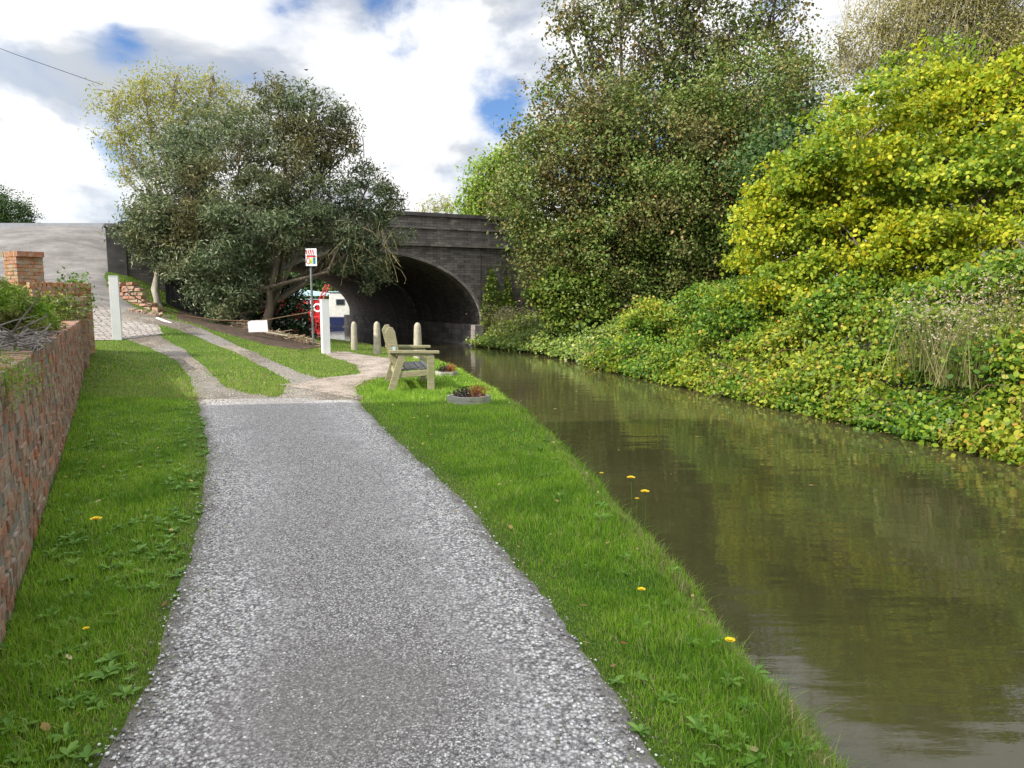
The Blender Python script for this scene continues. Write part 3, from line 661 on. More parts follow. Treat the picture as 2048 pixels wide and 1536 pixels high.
# loose stones
def stones(n, reg, ylim, s0, s1, name, label, mat, ctr=None):
    x = R.uniform(-5, 1.6, n); y = ylim[0]+(ylim[1]-ylim[0])*R.uniform(0, 1, n)**1.5; k = in_poly(x+R.normal(0, .03, n), y+R.normal(0, .03, n), reg); x, y = x[k], y[k]; n = len(x)
    dp = np.minimum(seg_dist(x, y, np.array(PL)), seg_dist(x, y, np.array(PR)))
    keep = R.uniform(size=n) < np.clip(.35+.9*np.exp(-dp/.3)+.5*(wob(x, y)), .15, 1); x, y = x[keep], y[keep]; n = len(x)
    t = (1+5**.5)/2; ico = np.array([(-1, t, 0), (1, t, 0), (-1, -t, 0), (1, -t, 0), (0, -1, t), (0, 1, t), (0, -1, -t), (0, 1, -t), (t, 0, -1), (t, 0, 1), (-t, 0, -1), (-t, 0, 1)])/1.9
    fi = np.array([(0, 11, 5), (0, 5, 1), (0, 1, 7), (0, 7, 10), (0, 10, 11), (1, 5, 9), (5, 11, 4), (11, 10, 2), (10, 7, 6), (7, 1, 8), (3, 9, 4), (3, 4, 2), (3, 2, 6), (3, 6, 8), (3, 8, 9), (4, 9, 5), (2, 4, 11), (6, 2, 10), (8, 6, 7), (9, 8, 1)])
    s = (R.uniform(0, 1, n)**2.5*(s1-s0)+s0)*(0.85+.3*np.exp(-np.minimum(seg_dist(x, y, np.array(PL)), seg_dist(x, y, np.array(PR)))/.25)); th = R.uniform(0, 6.28, n); sx = R.uniform(.7, 1.3, n); sz = R.uniform(.4, .8, n)
    q = ico[None]*(1+R.normal(0, .16, (n, 12, 1))); q = q*np.stack([s*sx, s, s*sz], -1)[:, None, :]
    c, sn = np.cos(th)[:, None], np.sin(th)[:, None]; X = q[..., 0]*c-q[..., 1]*sn; Y = q[..., 0]*sn+q[..., 1]*c
    V = np.stack([X+x[:, None], Y+y[:, None], q[..., 2]+(H(x, y)+.014)[:, None]], -1)
    o = big(name, V.reshape(-1, 3), 3, (fi[None]+(np.arange(n)*12)[:, None, None]).reshape(-1, 3), mat); return tag(o, label, 'gravel', kind='stuff')
def m_stone():
    t = NT('loose_stone'); g_ = t.n('ShaderNodeNewGeometry'); c = t.ramp(g_.outputs['Random Per Island'], [(0, (.11, .11, .115)), (.3, (.28, .27, .27)), (.65, (.52, .515, .51)), (1, (.84, .84, .82))])
    return t.done(t.surf(c, .8, spec=.25))
M['stone'] = m_stone()
M['stone_warm'] = leaf_mat('warm_stone', [(0, (.14, .12, .10)), (.6, (.32, .29, .25)), (1, (.56, .53, .48))], None, .0, .85)
stones(90000, REG[0], (1.8, 8.5), .0022, .0085, 'gravel', 'loose white and grey gravel stones on the towpath surface', M['stone'])

xs = R.uniform(-13, -1.5, 90000); ys = R.uniform(9.8, 21, 90000); k = in_poly(xs, ys, REG[1]) | in_poly(xs, ys, REG[2]) | in_poly(xs, ys, REG[3]); xs, ys = xs[k][:11000], ys[k][:11000]; n = len(xs)
ss = .004+.012*R.uniform(0, 1, n)**3; q8 = np.array([(1, 0, 0), (-1, 0, 0), (0, 1, 0), (0, -1, 0), (0, 0, .7), (0, 0, -.7)]); f8 = np.array([(0, 2, 4), (2, 1, 4), (1, 3, 4), (3, 0, 4), (2, 0, 5), (1, 2, 5), (3, 1, 5), (0, 3, 5)])
V = q8[None]*(1+R.normal(0, .25, (n, 6, 1)))*ss[:, None, None]; V[..., 0] += xs[:, None]; V[..., 1] += ys[:, None]; V[..., 2] += (H(xs, ys)+.016)[:, None]
o = big('track_stones', V.reshape(-1, 3), 3, (f8[None]+(np.arange(n)*6)[:, None, None]).reshape(-1, 3), M['stone_warm']); tag(o, 'loose pale stones lying on the forked wheel tracks', 'stones', kind='stuff')
# ------------------------------------------------------------------ brick garden wall
def brick_run(m, p0, d, length, z0, z1, thick, jit=.006, L=.225, h=.075, faces='both', cut=0):
    nrm = np.cross(d, UP); rows = int(round((z1-z0)/h))
    for r in range(rows):
        s = -(L/2 if r % 2 else 0)
        header = (r % 3 == 2)
        l_ = L/2 if header else L
        while s < length-.02:
            a = max(s, 0)+.005; b = min(s+l_, length)-.005
            if b-a > .02 and R.uniform() > cut:
                out = R.normal(0, jit)
                m.box(p0+d*(a+b)/2+UP*(z0+(r+.5)*h)+nrm*out, (b-a, thick, h-.010), (d, nrm, UP), jit=.0016)
            s += l_
wall = empty('garden_wall', (wall_x(8)-.12, 8, 0), 'long low weathered brick garden wall beside the left grass verge', 'wall')
nrmW = np.cross(WD, UP)                    # points to the towpath
Lw = 13.1*math.hypot(1, .56); WD = unit((-.56, 1, 0)); nrmW = np.cross(WD, UP)
p0 = np.array([wall_x(0.2), 0.2, 0.])-nrmW*.12
m = MB(); brick_run(m, p0, WD, Lw, -.15, 1.05, .236); m.build('brickwork', M['brick'], wall)
m = MB(); m.box(p0+WD*Lw/2+UP*.42, (Lw-.02, .222, 1.24), (WD, nrmW, UP)); m.build('mortar_core', M['mortar'], wall)
m = MB(); s = 0
while s < Lw:                               # brick-on-edge capping
    m.box(p0+WD*(s+.036)+UP*(1.05+.052+R.normal(0, .003))+nrmW*R.normal(0, .005), (.064, .24, .105), (unit(WD+nrmW*R.normal(0, .02)), unit(nrmW-WD*0), UP), jit=.003); s += .075
m.build('capping', M['brick'], wall)
# pier at the far end of the long wall
pe = p0+WD*(Lw+.9); pier = empty('wall_pier', (pe[0], pe[1], .3), 'low brick pier with dark flat top at far end of the garden wall', 'pier')
m = MB(); brick_run(m, p0+WD*Lw, WD, 1.9, 0, 1.5, .36); m.build('brickwork', M['brick'], pier)
m = MB(); m.box(p0+WD*(Lw+.95)+UP*.72, (1.88, .345, 1.5), (WD, nrmW, UP)); m.build('mortar_core', M['mortar'], pier)
m = MB()
for k in range(9): m.box(p0+WD*(Lw+.1+k*.213)+UP*(1.5+.045), (.20, .38, .085), (WD, nrmW, UP), jit=.004)
m.build('capping', M['brick'], pier)
# return wall running left behind the planting bed
a = P(181, 600, 15.4); b = P(62, 600, 14.6); dR = unit((b-a)*np.array([1, 1, 0])); LR = np.linalg.norm((b-a)[:2])
rw = empty('return_wall', (a[0], a[1], .5), 'short orange sunlit brick wall behind the planting bed', 'wall')
zt = P(120, 576, 15.1)[2]; q0 = np.array([a[0], a[1], 0.])
m = MB(); brick_run(m, q0, dR, LR, .3, zt, .22, .005); m.build('brickwork', M['brick_orange'], rw)
m = MB(); m.box(q0+dR*LR/2+UP*(zt/2+.1), (LR-.02, .2, zt-.22), (dR, np.cross(dR, UP), UP)); m.build('mortar_core', M['mortar'], rw)
m = MB(); s = 0
while s < LR:
    m.box(q0+dR*(s+.036)+UP*(zt+.055+R.normal(0, .004)), (.064, .235, .11), (dR, np.cross(dR, UP), UP), jit=.004); s += .075
m.build('capping', M['brick_orange'], rw)
# square pillar
c = P(50, 560, 15.0); pil = empty('brick_pillar', (c[0], c[1], 1.0), 'yellow lichened square brick pillar standing above the left garden wall', 'pillar')
dA = unit((.80, -.60, 0)); dA = unit((1, -.28, 0)); dB = np.cross(UP, dA); zt2 = P(50, 512, 15.0)[2]
dA = unit((.88, -.47, 0)); dB = unit((.47, .88, 0))
m = MB(); c0 = np.array([c[0], c[1], 0.]); rows = int((zt2-.6)/.075)
for r in range(rows):
    z = .6+(r+.5)*.075
    for (d1, d2, w1, w2) in ((dA, dB, .48, .52), (dB, dA, .52, .48)):
        for sgn in (-1, 1):
            s = -w1/2-(.11 if r % 2 else 0)
            while s < w1/2:
                aa = max(s, -w1/2)+.004; bb = min(s+.22, w1/2)-.004
                if bb-aa > .03: m.box(c0+d1*(aa+bb)/2+d2*sgn*(w2/2-.05+R.normal(0, .003))+UP*z, (bb-aa, .1, .064), (d1, d2, UP), jit=.003)
                s += .22
m.build('brickwork', M['brick_orange'], pil)
m = MB(); m.box(c0+UP*(.6+rows*.0375), (.46, .50, rows*.075-.01), (dA, dB, UP)); m.build('mortar_core', M['mortar'], pil)
m = MB()
for k in range(7):
    m.box(c0+dA*(-.255+k*.085)+UP*(.6+rows*.075+.055), (.075, .535, .11), (dA, dB, UP), jit=.004)
m.build('capping', M['brick_orange'], pil)
# planting bed soil
m = MB(); pa = p0-nrmW*.13+UP*.98; pb = pa+WD*Lw; m.quad([pa, pb, np.array([a[0]-.2, a[1]-.2, 1.05]), np.array([b[0]-1, b[1]-.3, 1.05]), np.array([-16, 12, 1.1]), np.array([-9, 0, 1.0])])
o = m.build('planting_bed', M['soil']); o['kind'] = 'structure'

# ------------------------------------------------------------------ junipers, dead branches, weeds on the wall
def juniper(px, py, d, rp, n, label, sz=.10):
    c = P(px, py, d); r = rp*d/F; root = empty('juniper_bush', (c[0], c[1], 1.0), label, 'bush', 'junipers in the planting bed')
    nc = 150; u = rnd_dirs(nc); u[:, 2] = np.abs(u[:, 2])*1.0-.25; C = c+u*np.array([r, r*1.1, r*.75])*R.uniform(.6, 1.05, (nc, 1))
    # sprays: needles along short shoots
    sh = np.repeat(C, n//nc, 0); dr = np.repeat(unit_rows(u+np.array([0, 0, .5])), n//nc, 0); t = R.uniform(0, 1, (len(sh), 1))
    Pn = sh+dr*t*.22+R.normal(0, .06, sh.shape)*(1-.4*t)
    V, Fc, k = leaf_geo(Pn, sz, aspect=7, Nb=None, bias=.1, fold=.02); big('foliage', V, k, Fc, M['leaf_juniper'], root)
    m = MB()
    for j in range(0, nc, 3): m.tube([np.array([c[0], c[1], 1.0]), (C[j]+np.array([c[0], c[1], 1.0]))/2-UP*.05, C[j]], [.02, .012, .005], 4, cap=False)
    m.build('stems', M['twig'], root)
def unit_rows(v): return v/np.linalg.norm(v, axis=1)[:, None]
juniper(5, 655, 8.6, 68, 22000, 'bright green juniper bush sprawling behind the garden wall')
juniper(-60, 600, 9.5, 62, 9000, 'large juniper bush at far left edge of the planting bed')
juniper(-20, 790, 3.7, 30, 3000, 'small juniper sprig poking over the near end of garden wall', .03)
dead = MB(); q = P(45, 735, 6.0)
for _ in range(110):
    s = P(R.uniform(-60, 80), R.uniform(700, 765), R.uniform(5.2, 7.0)); s[2] = R.uniform(1.1, 1.22)
    d = unit((R.normal(.6, .7), R.normal(-.2, .7), R.normal(.02, .15))); L = R.uniform(.2, .6); pts_ = [s+d*L*t+np.array([0, 0, .05*math.sin(t*3)])+R.normal(0, .015, 3) for t in (0, .33, .66, 1)]
    for p_ in pts_:
        lim = wall_x(p_[1])+.06
        if p_[0] > lim: p_[0] = lim-R.uniform(0, .05)
        p_[2] = max(p_[2], 1.17)
    dead.tube(pts_, [.012*R.uniform(.4, 1), .008, .006, .002], 5, cap=False)
o = dead.build('dead_branches', M['twig'], None, base=(q[0], q[1], 1.15), smooth=True); tag(o, 'tangle of dry grey bare branches lying on top of garden wall', 'branches')
root = empty('leafy_weed', P(160, 590, 15.2), 'fresh green weed growing out of the short orange brick wall', 'weed')
Pn = P(152, 590, 15.3)+R.normal(0, 1, (900, 3))*np.array([.16, .12, .22]); add_leaves('foliage', Pn, .07, M['weed'], root)
root = empty('leafy_weed', P(115, 615, 12.6), 'low green creeper filling the corner of bed against brick pier', 'weed')
Pn = P(112, 618, 12.8)+R.normal(0, 1, (1500, 3))*np.array([.22, .3, .16]); add_leaves('foliage', Pn, .055, M['leaf_ivy'], root)

# ------------------------------------------------------------------ bridge
br = empty('road_bridge', R0-FX*4.7, 'dark weathered stone arch road bridge spanning the canal', 'bridge')
TC, TA, TB, SP = 4.7, 4.75, 2.9, WATER+.85       # centre, half span, rise, springing height
def BT(t, s, z): return R0-FX*t+AX*s+UP*z        # t leftwards along the face, s into the barrel
def arch_z(t, g=0): u = np.clip((t-TC)/(TA+g), -1, 1); return SP+(TB+g)*math.sqrt(max(0, 1-u*u))
TOP = P(1000, 433, 30)[2]; STR = P(995, 497, 30)[2]
LEN = 21.5
ang = [math.pi*k/48 for k in range(49)]
AP = [(TC-TA*math.cos(t), SP+TB*math.sin(t)) for t in ang]
m = MB()
def face(s, flip=False):
    ts = [(-16, -1.6), (0-.001, -1.6)]
    cols = [(-16., -1.6), (-8., -1.6), (0., -1.6)]
    def q(t0, b0, t1, b1):
        pts_ = [BT(t0, s, b0), BT(t1, s, b1), BT(t1, s, STR), BT(t0, s, STR)]; uv = [(t0, b0), (t1, b1), (t1, STR), (t0, STR)]
        if flip: pts_.reverse(); uv.reverse()
        m.quad(pts_, uv)
    q(-16, -1.6, -8, -1.6); q(-8, -1.6, 0, -1.6)
    q(-.0, -1.6, -.0, -1.6) if False else None
    for (t0, z0), (t1, z1) in zip(AP[:-1], AP[1:]): q(t0, z0, t1, z1)
    q(TC+TA, -1.6, 13.2, -1.6)
face(0); face(LEN, True)
for (t0, z0), (t1, z1), k in zip(AP[:-1], AP[1:], range(48)):
    for s0, s1 in ((0, 7.9), (8.35, LEN)):
        L0 = k*.3; m.quad([BT(t0, s0, z0), BT(t0, s1, z0), BT(t1, s1, z1), BT(t1, s0, z1)], [(s0, L0), (s1, L0), (s1, L0+.3), (s0, L0+.3)])
for t in (0, TC+TA):
    m.quad([BT(t, 0, -1.6), BT(t, LEN, -1.6), BT(t, LEN, SP), BT(t, 0, SP)], [(0, -1.6), (LEN, -1.6), (LEN, SP), (0, SP)])
m.box(BT(13.2, LEN/2+.2, 1), (.02, LEN-.8, 5.4), (FX, AX, UP))
# deck
m.quad([BT(-16, 0, STR+.01), BT(13.2, 0, STR+.01), BT(13.2, LEN, STR+.01), BT(-16, LEN, STR+.01)], [(0, 0), (31, 0), (31, 21), (0, 21)])
m.build('arch_walls', M['bridge'], br)
# expansion joint rib and arch rings
def ring(g0, g1, s0, s1, mat, name):
    m = MB()
    for k in range(48):
        a0, a1 = ang[k], ang[k+1]; q = []
        for g_, aa in ((g0, a0), (g1, a0), (g1, a1), (g0, a1)): q.append((TC-(TA+g_)*math.cos(aa), SP+(TB+g_)*math.sin(aa)))
        L0 = k*.31
        m.quad([BT(*[q[i][0], s0, q[i][1]]) for i in (0, 1, 2, 3)], [(0, L0), (.4, L0), (.4, L0+.31), (0, L0+.31)])
        m.quad([BT(q[0][0], s0, q[0][1]), BT(q[3][0], s0, q[3][1]), BT(q[3][0], s1, q[3][1]), BT(q[0][0], s1, q[0][1])], [(0, L0), (0, L0+.31), (s1-s0, L0+.31), (s1-s0, L0)])
        m.quad([BT(q[1][0], s0, q[1][1]), BT(q[1][0], s1, q[1][1]), BT(q[2][0], s1, q[2][1]), BT(q[2][0], s0, q[2][1])], [(0, L0), (s1-s0, L0), (s1-s0, L0+.31), (0, L0+.31)])
        m.quad([BT(*[q[i][0], s1, q[i][1]]) for i in (3, 2, 1, 0)], [(0, L0), (.4, L0), (.4, L0+.31), (0, L0+.31)])
    m.build(name, mat, br)
ring(-.015, .10, -.035, .5, M['ring'], 'arch_ring')
ring(-.06, .3, 7.85, 8.4, M['ring'], 'barrel_rib')
# ledge walls at the foot of the barrel
m = MB(); m.box(BT(.17, LEN/2-.1, (SP-1.6)/2+.0), (.40, LEN+.25, SP+1.6), (FX, AX, UP)); m.box(BT(.42, LEN/2, WATER-.02), (.14, LEN+.2, .12), (FX, AX, UP))
m.box(BT(TC+TA-.1, LEN/2, (SP-1.2)/2-.2), (.3, LEN-.2, SP+1.2), (FX, AX, UP)); m.build('stone_ledge', M['bridge_pale'], br)
# string course, parapet, coping (level over the arch then curving down to the left)
def par_top(t): 
    return TOP-.9*smooth(np.array((t-10.2)/3.2)).item()-.05*max(0, (-t-1))*.3
m = MB(); tt = np.linspace(-16, 13.1, 60)
for t0, t1 in zip(tt[:-1], tt[1:]):
    for (s0, s1, zb, zt_) in ((-.16, .30, STR, .20), (-.06, .30, STR+.20, None)):
        z0t, z1t = (STR+.20, STR+.20) if zt_ else (par_top(t0)-.14, par_top(t1)-.14)
        for ss, fl in ((s0, 0), (s1, 1)):
            pts_ = [BT(t0, ss, zb), BT(t1, ss, zb), BT(t1, ss, z1t), BT(t0, ss, z0t)]; uv = [(t0, zb), (t1, zb), (t1, z1t), (t0, z0t)]
            m.quad(pts_, uv)
        m.quad([BT(t0, s0, z0t), BT(t1, s0, z1t), BT(t1, s1, z1t), BT(t0, s1, z0t)], [(0, 0)]*4); m.quad([BT(t0, s0, zb), BT(t1, s0, zb), BT(t1, s1, zb), BT(t0, s1, zb)], [(0, 0)]*4)
m.build('parapet', M['bridge'], br)
m = MB()
for t0, t1 in zip(tt[:-1], tt[1:]):
    d = BT(t1, 0, par_top(t1))-BT(t0, 0, par_top(t0)); L = np.linalg.norm(d); d = d/L
    m.box((BT(t0, .1, par_top(t0))+BT(t1, .1, par_top(t1)))/2-UP*.07, (L+.0, .50, .139), (d, AX, unit(np.cross(d, AX))*np.sign(np.cross(d, AX)[2])))
m.build('coping', M['coping'], br)
m = MB(); m.box(BT(-2, LEN-.2, (STR+TOP)/2), (26, .35, TOP-STR), (FX, AX, UP)); m.build('parapet', M['bridge'], br)
# end pillar
m = MB(); c = BT(13.2, .1, 0); zt3 = P(250, 455, c[1])[2]; m.box(np.array([c[0], c[1], (zt3+1.4)/2]), (.55, .55, zt3-1.4), (FX, AX, UP)); m.box(np.array([c[0], c[1], zt3+.05]), (.66, .66, .1), (FX, AX, UP), taper=.85)
m.build('end_pillar', M['coping'], br)
# small step moulding below the coping on the face
m = MB(); m.box(BT(-2.8, -.09, TOP-.60), (26, .06, .07), (FX, AX, UP)); m.build('moulding', M['bridge'], br)
# kerb wall along the top of the ramp
c = P(100, 462, 28.4); m = MB(); m.box((-20.2, 28.45, 4.26), (11.2, .3, .44)); o = m.build('low_wall', M['render'], None, base=(-20.2, 28.45, 4.1)); tag(o, 'long pale grey low wall running along the top of the ramp', 'wall')
# ivy on the bridge face
root = empty('ivy', BT(-.8, -.1, .2), 'yellow green ivy climbing the bridge face right of the arch', 'ivy')
n = 7000; t = R.uniform(-2.3, .05, n); z = R.uniform(-.2, 3.0, n); h_ = .95+2.1*np.clip(1-np.abs(t+.45)/.45, 0, 1)**.6*.95; h2 = .9+1.6*np.clip(1-np.abs(t+1.15)/.42, 0, 1)**.7
k = (z < np.maximum(h_, h2)+R.normal(0, .12, n)) & (np.array([wob(a_*4, b_*4) for a_, b_ in zip(t, z)]) > -.55); t, z = t[k], z[k]
Pn = R0[None]-FX[None]*t[:, None]+AX[None]*(-.04-R.uniform(0, .14, (len(t), 1)))+UP[None]*z[:, None]
add_leaves('foliage', Pn, .085, M['leaf_ivy'], root, Nb=np.repeat((-AX)[None], len(Pn), 0), bias=1.5, shape='hex', aspect=1.1)
m = MB()
for k in range(14):
    x = R.uniform(-1.9, 0); m.tube([BT(x, -.03, -.2), BT(x+R.normal(0, .1), -.03, 1.2), BT(x+R.normal(0, .2), -.03, R.uniform(1.8, 3.2))], [.015, .01, .004], 4, cap=False)
m.build('stems', M['bark'], root)

# ------------------------------------------------------------------ posts, bollards, sign
def post(loc, hgt, rz, label, extra):
    root = empty('white_post', loc, label, 'post', 'square white posts by the path')
    c, s_ = math.cos(rz), math.sin(rz); X = np.array([c, s_, 0]); Y = np.array([-s_, c, 0]); b = np.array(loc)
    m = MB(); m.box(b+UP*(hgt/2-.05), (.205, .205, hgt+.1), (X, Y, UP)); m.build('shaft', M['white'], root, bevel=.006)
    m = MB(); m.box(b+UP*(hgt+.008), (.212, .212, .016), (X, Y, UP)); m.build('cap', M['white'], root, bevel=.003)
    return root, X, Y
b2 = GT(652, 707); h2 = P(653, 600, b2[1])[2]-b2[2]
post(b2, h2, math.radians(28), 'white square post right of the sign pole, nearest the grass island', 0)
b1 = P(236, 686, 17.9); b1[2] = Hs(b1[0], b1[1]); h1 = P(236, 553, 17.9)[2]-b1[2]
p1, X1, Y1 = post(b1, h1, math.radians(22), 'tall white square post standing on the left verge by cobbles', 0)
m = MB(); hk = P(249, 583, 17.85); pts_ = [hk+np.array([.07*math.cos(a_)+.03, 0, .10*math.sin(a_)]) for a_ in np.linspace(-2.2, 2.6, 12)]; m.tube(pts_, .012, 6); m.build('hook', M['steel'], p1, smooth=True)
# bollards
def bollard_mesh(root):
    m = MB(); m.lathe(base_of(root)-UP*.05, [(.135, 0), (.132, .2), (.122, .6), (.108, .93), (.100, 1.0), (.082, 1.05), (.05, 1.085), (.015, 1.10)], 22); return m.build('shaft', M['bollard'], root, smooth=True)
bd = []
for (px, pyb, pyt, d, lab) in ((709, 703, 643, 21.2, 'leftmost of three stone bollards, pale and lichen spotted'), (755, 711, 643, 20.3, 'middle stone bollard with darker damp lower half'), (836, 722, 645, 18.6, 'rightmost stone bollard, standing behind the bench')):
    q = P(px, pyb, d); z = Hs(q[0], q[1]); hgt = P(px, pyt, d)[2]-z
    loc = (q[0], q[1], z)
    if not bd: o = empty('bollard', loc, lab, 'bollard', 'stone bollards by the canal'); bollard_mesh(o)
    else: o = copy_thing(bd[0], loc, len(bd)*1.7, lab)
    s = hgt/1.05; o.scale = (s*.94, s*.94, s); bd.append(o)
# sign on pole
sb = P(627, 690, 21); sb[2] = Hs(sb[0], sb[1]); sg = empty('sign', sb, 'white safety notice with red band and coloured pictograms on grey pole', 'sign')
zt_ = P(627, 500, 21)[2]; m = MB(); m.tube([sb-UP*.1, np.array([sb[0], sb[1], zt_])], .035, 12); m.build('pole', M['steel'], sg, smooth=True)
def SP_(px, py, off=0): q = P(px, py, 20.93-off); return q
a = SP_(612, 532); b = SP_(633, 497); cx, cz = (a[0]+b[0])/2, (a[2]+b[2])/2; W_, H_ = b[0]-a[0], b[2]-a[2]; ys = 20.93
m = MB(); m.box((cx, ys, cz), (W_, .02, H_)); m.build('board', M['white'], sg, bevel=.004)
M['sgreen'] = plain('sign_green', (.02, .25, .22), .5); M['syel'] = plain('sign_yellow', (.55, .6, .03), .5); M['sblue'] = plain('sign_blue', (.03, .2, .35), .5)
def lay(name, u0, v0, u1, v1, mat, k=1, skew=0):
    m = MB(); y = ys-.012-.002*k; x0, x1 = cx-W_/2+W_*u0, cx-W_/2+W_*u1; z0, z1 = cz-H_/2+H_*v0, cz-H_/2+H_*v1
    m.quad([(x0, y, z0), (x1, y, z0), (x1+skew, y, z1), (x0+skew, y, z1)]); return m.build(name, mat, sg)
lay('red_band', .08, .50, .92, .58, M['red'])
for k in range(4): lay('red_stripe', .08+.2*k, .66, .18+.2*k, .93, M['red'], 1, -.03)
for k in range(3): lay('lettering_line', .12, .60+.0*k, .88, .625, M['red'], 1)
lay('yellow_pictogram', .42, .14, .60, .45, M['syel']); lay('blue_pictogram', .66, .12, .88, .47, M['sblue']); lay('green_pictogram', .70, .18, .82, .36, M['sgreen'], 2)
m = MB(); pts_ = [(cx-W_*.28+.05*math.cos(a_), ys-.016, cz-H_*.2+.085*math.sin(a_)) for a_ in np.linspace(0, 6.28, 17)]; m.tube(pts_, .008, 4, cap=False); m.build('red_ring', M['red'], sg)
# rope and hanging board
rp = [(252, 584, 17.9), (290, 606, 18.7), (350, 628, 19.5), (430, 640, 19.9), (499, 642, 20.1), (533, 640, 20.2), (570, 633, 20.5), (610, 626, 20.9), (626, 622, 20.95)]
rpw = [P(*q) for q in rp]; m = MB(); m.tube(rpw, .014, 6); o = m.build('rope', M['rope'], None, base=rpw[3], smooth=True); tag(o, 'sagging brown rope strung from left white post to the sign pole', 'rope')
a = P(497, 664, 20.1); b = P(535, 641, 20.15); m = MB(); m.box(((a[0]+b[0])/2, 20.12, (a[2]+b[2])/2), (b[0]-a[0], .015, b[2]-a[2]), (unit((1, .1, .03)), unit((-.1, 1, 0)), unit((-.05, 0, 1))))
o = m.build('hanging_board', M['white'], None, base=((a[0]+b[0])/2, 20.12, b[2]), bevel=.002); tag(o, 'blank white rectangular board hanging from the rope by the bush', 'board')

# ------------------------------------------------------------------ bench
q = P(776, 786, 11.95); ba = np.array([q[0], q[1], Hs(q[0], q[1])]); XB = unit((.977, .215, 0)); YB = unit((-.215, .977, 0))
bench = empty('park_bench', ba, 'weathered wooden bench with chunky arms facing the canal', 'bench')
LB = 1.52; beam = lambda: MB()
def bar(name, x0, z0, x1, z1, w_, y0, y1, mat='wood', cutx=False):
    m = MB(); a = np.array([x0, z0]); b = np.array([x1, z1]); d = (b-a)/np.linalg.norm(b-a); n_ = np.array([-d[1], d[0]])
    if cutx: prof = [(x0-w_/2, z0), (x0+w_/2, z0), (x1+w_/2, z1), (x1-w_/2, z1)]
    else: prof = [tuple(a-n_*w_/2), tuple(b-n_*w_/2), tuple(b+n_*w_/2), tuple(a+n_*w_/2)]
    m.prism(prof, ba+YB*y0, XB, UP, YB, y1-y0); return m.build(name, M[mat], bench, bevel=.005)
for y0 in (0, LB-.075):
    bar('leg', .055, -.02, .25, .60, .125, y0, y0+.07, cutx=True)
    bar('leg', .735, -.02, .735, .60, .12, y0, y0+.07)
    m = MB(); m.prism([(.12, .34), (.25, .38), (.145, 1.0), (.10, 1.08), (.02, 1.07), (-.03, .98)], ba+YB*(y0+.072 if y0 == 0 else y0-.052), XB, UP, YB, .05); m.build('back_post', M['wood'], bench, bevel=.006)
    bar('arm_support', .14, .615, .78, .615, .05, y0+.01, y0+.06)
    bar('armrest', .03, .668, .88, .650, .045, y0-.02, y0+.10)
    bar('seat_rail', .20, .27, .68, .30, .10, y0+.012, y0+.058)
for k in range(5): bar('seat_slat', .205+k*.112, .345+.006*k, .305+k*.112, .351+.006*k, .028, -.0+.075, LB-.08, 'wood_dark')
for k in range(4):
    zc = .50+k*.145; xc = .215-(zc-.38)*.20; bar('back_slat', xc+.012, zc-.055, xc-.010, zc+.055, .025, .0+.124, LB-.13)
bar('stretcher', .145, .22, .16, .30, .04, .07, LB-.075)
m = MB(); m.box(ba+XB*.12+UP*.72+YB*.068, (.05, .006, .06), (XB, YB, UP)); m.build('plaque', M['skyblue'], bench)

# ------------------------------------------------------------------ planters
def planter(px, py, d, wd, lab, hgt=.11, plants=True):
    c = P(px, py, d); c[2] = Hs(c[0], c[1]); root = empty('planter', c, lab, 'planter', 'low timber planters on the canal bank')
    n = 6; m = MB(); ri, ro = wd*.44, wd*.5
    rot = .12
    for k in range(n):
        a0, a1 = rot+k*2*math.pi/n, rot+(k+1)*2*math.pi/n; e0 = np.array([math.cos(a0), math.sin(a0), 0]); e1 = np.array([math.cos(a1), math.sin(a1), 0])
        e0 = e0*np.array([1, .8, 1]); e1 = e1*np.array([1, .8, 1])
        for (z0, z1, g_) in ((-.02, hgt*.48, 0), (hgt*.5, hgt, .006)):
            A_, B_, C_, D_ = c+e0*(ro+g_), c+e1*(ro+g_), c+e1*ri, c+e0*ri
            i = len(m.v); m.v += [tuple(v+UP*z) for z in (z0, z1) for v in (A_, B_, C_, D_)]
            for f_ in ((0, 1, 5, 4), (2, 3, 7, 6), (4, 5, 6, 7), (3, 2, 1, 0), (0, 4, 7, 3), (1, 2, 6, 5)): m.f.append(tuple(i+v for v in f_)); m.uv.append([(0, 0)]*4)
    m.build('frame', M['wood_grey'], root)
    m = MB(); m.quad([c+np.array([math.cos(rot+k*math.pi/3)*ri, math.sin(rot+k*math.pi/3)*ri*.8, hgt*.75]) for k in range(6)]); m.build('soil', M['soil'], root)
    Pn = c+np.array([-wd*.12, 0, hgt+.04])+R.normal(0, 1, (350, 3))*np.array([wd*.14, wd*.14, .035]); add_leaves('foliage', Pn, .035, M['leaf_purple'], root)['kind'] = 'stuff'
    Pn = c+np.array([wd*.2, 0, hgt+.05])+R.normal(0, 1, (420, 3))*np.array([wd*.11, wd*.12, .045]); add_leaves('foliage', Pn, .04, M['leaf_red'], root, aspect=3)['kind'] = 'stuff'
    return c
planter(938, 812, 10.6, .66, 'hexagonal grey timber planter with red and purple plants, in front of bench')
planter(893, 744, 14.6, .46, 'small grey timber planter half hidden behind the bench front leg', .08)

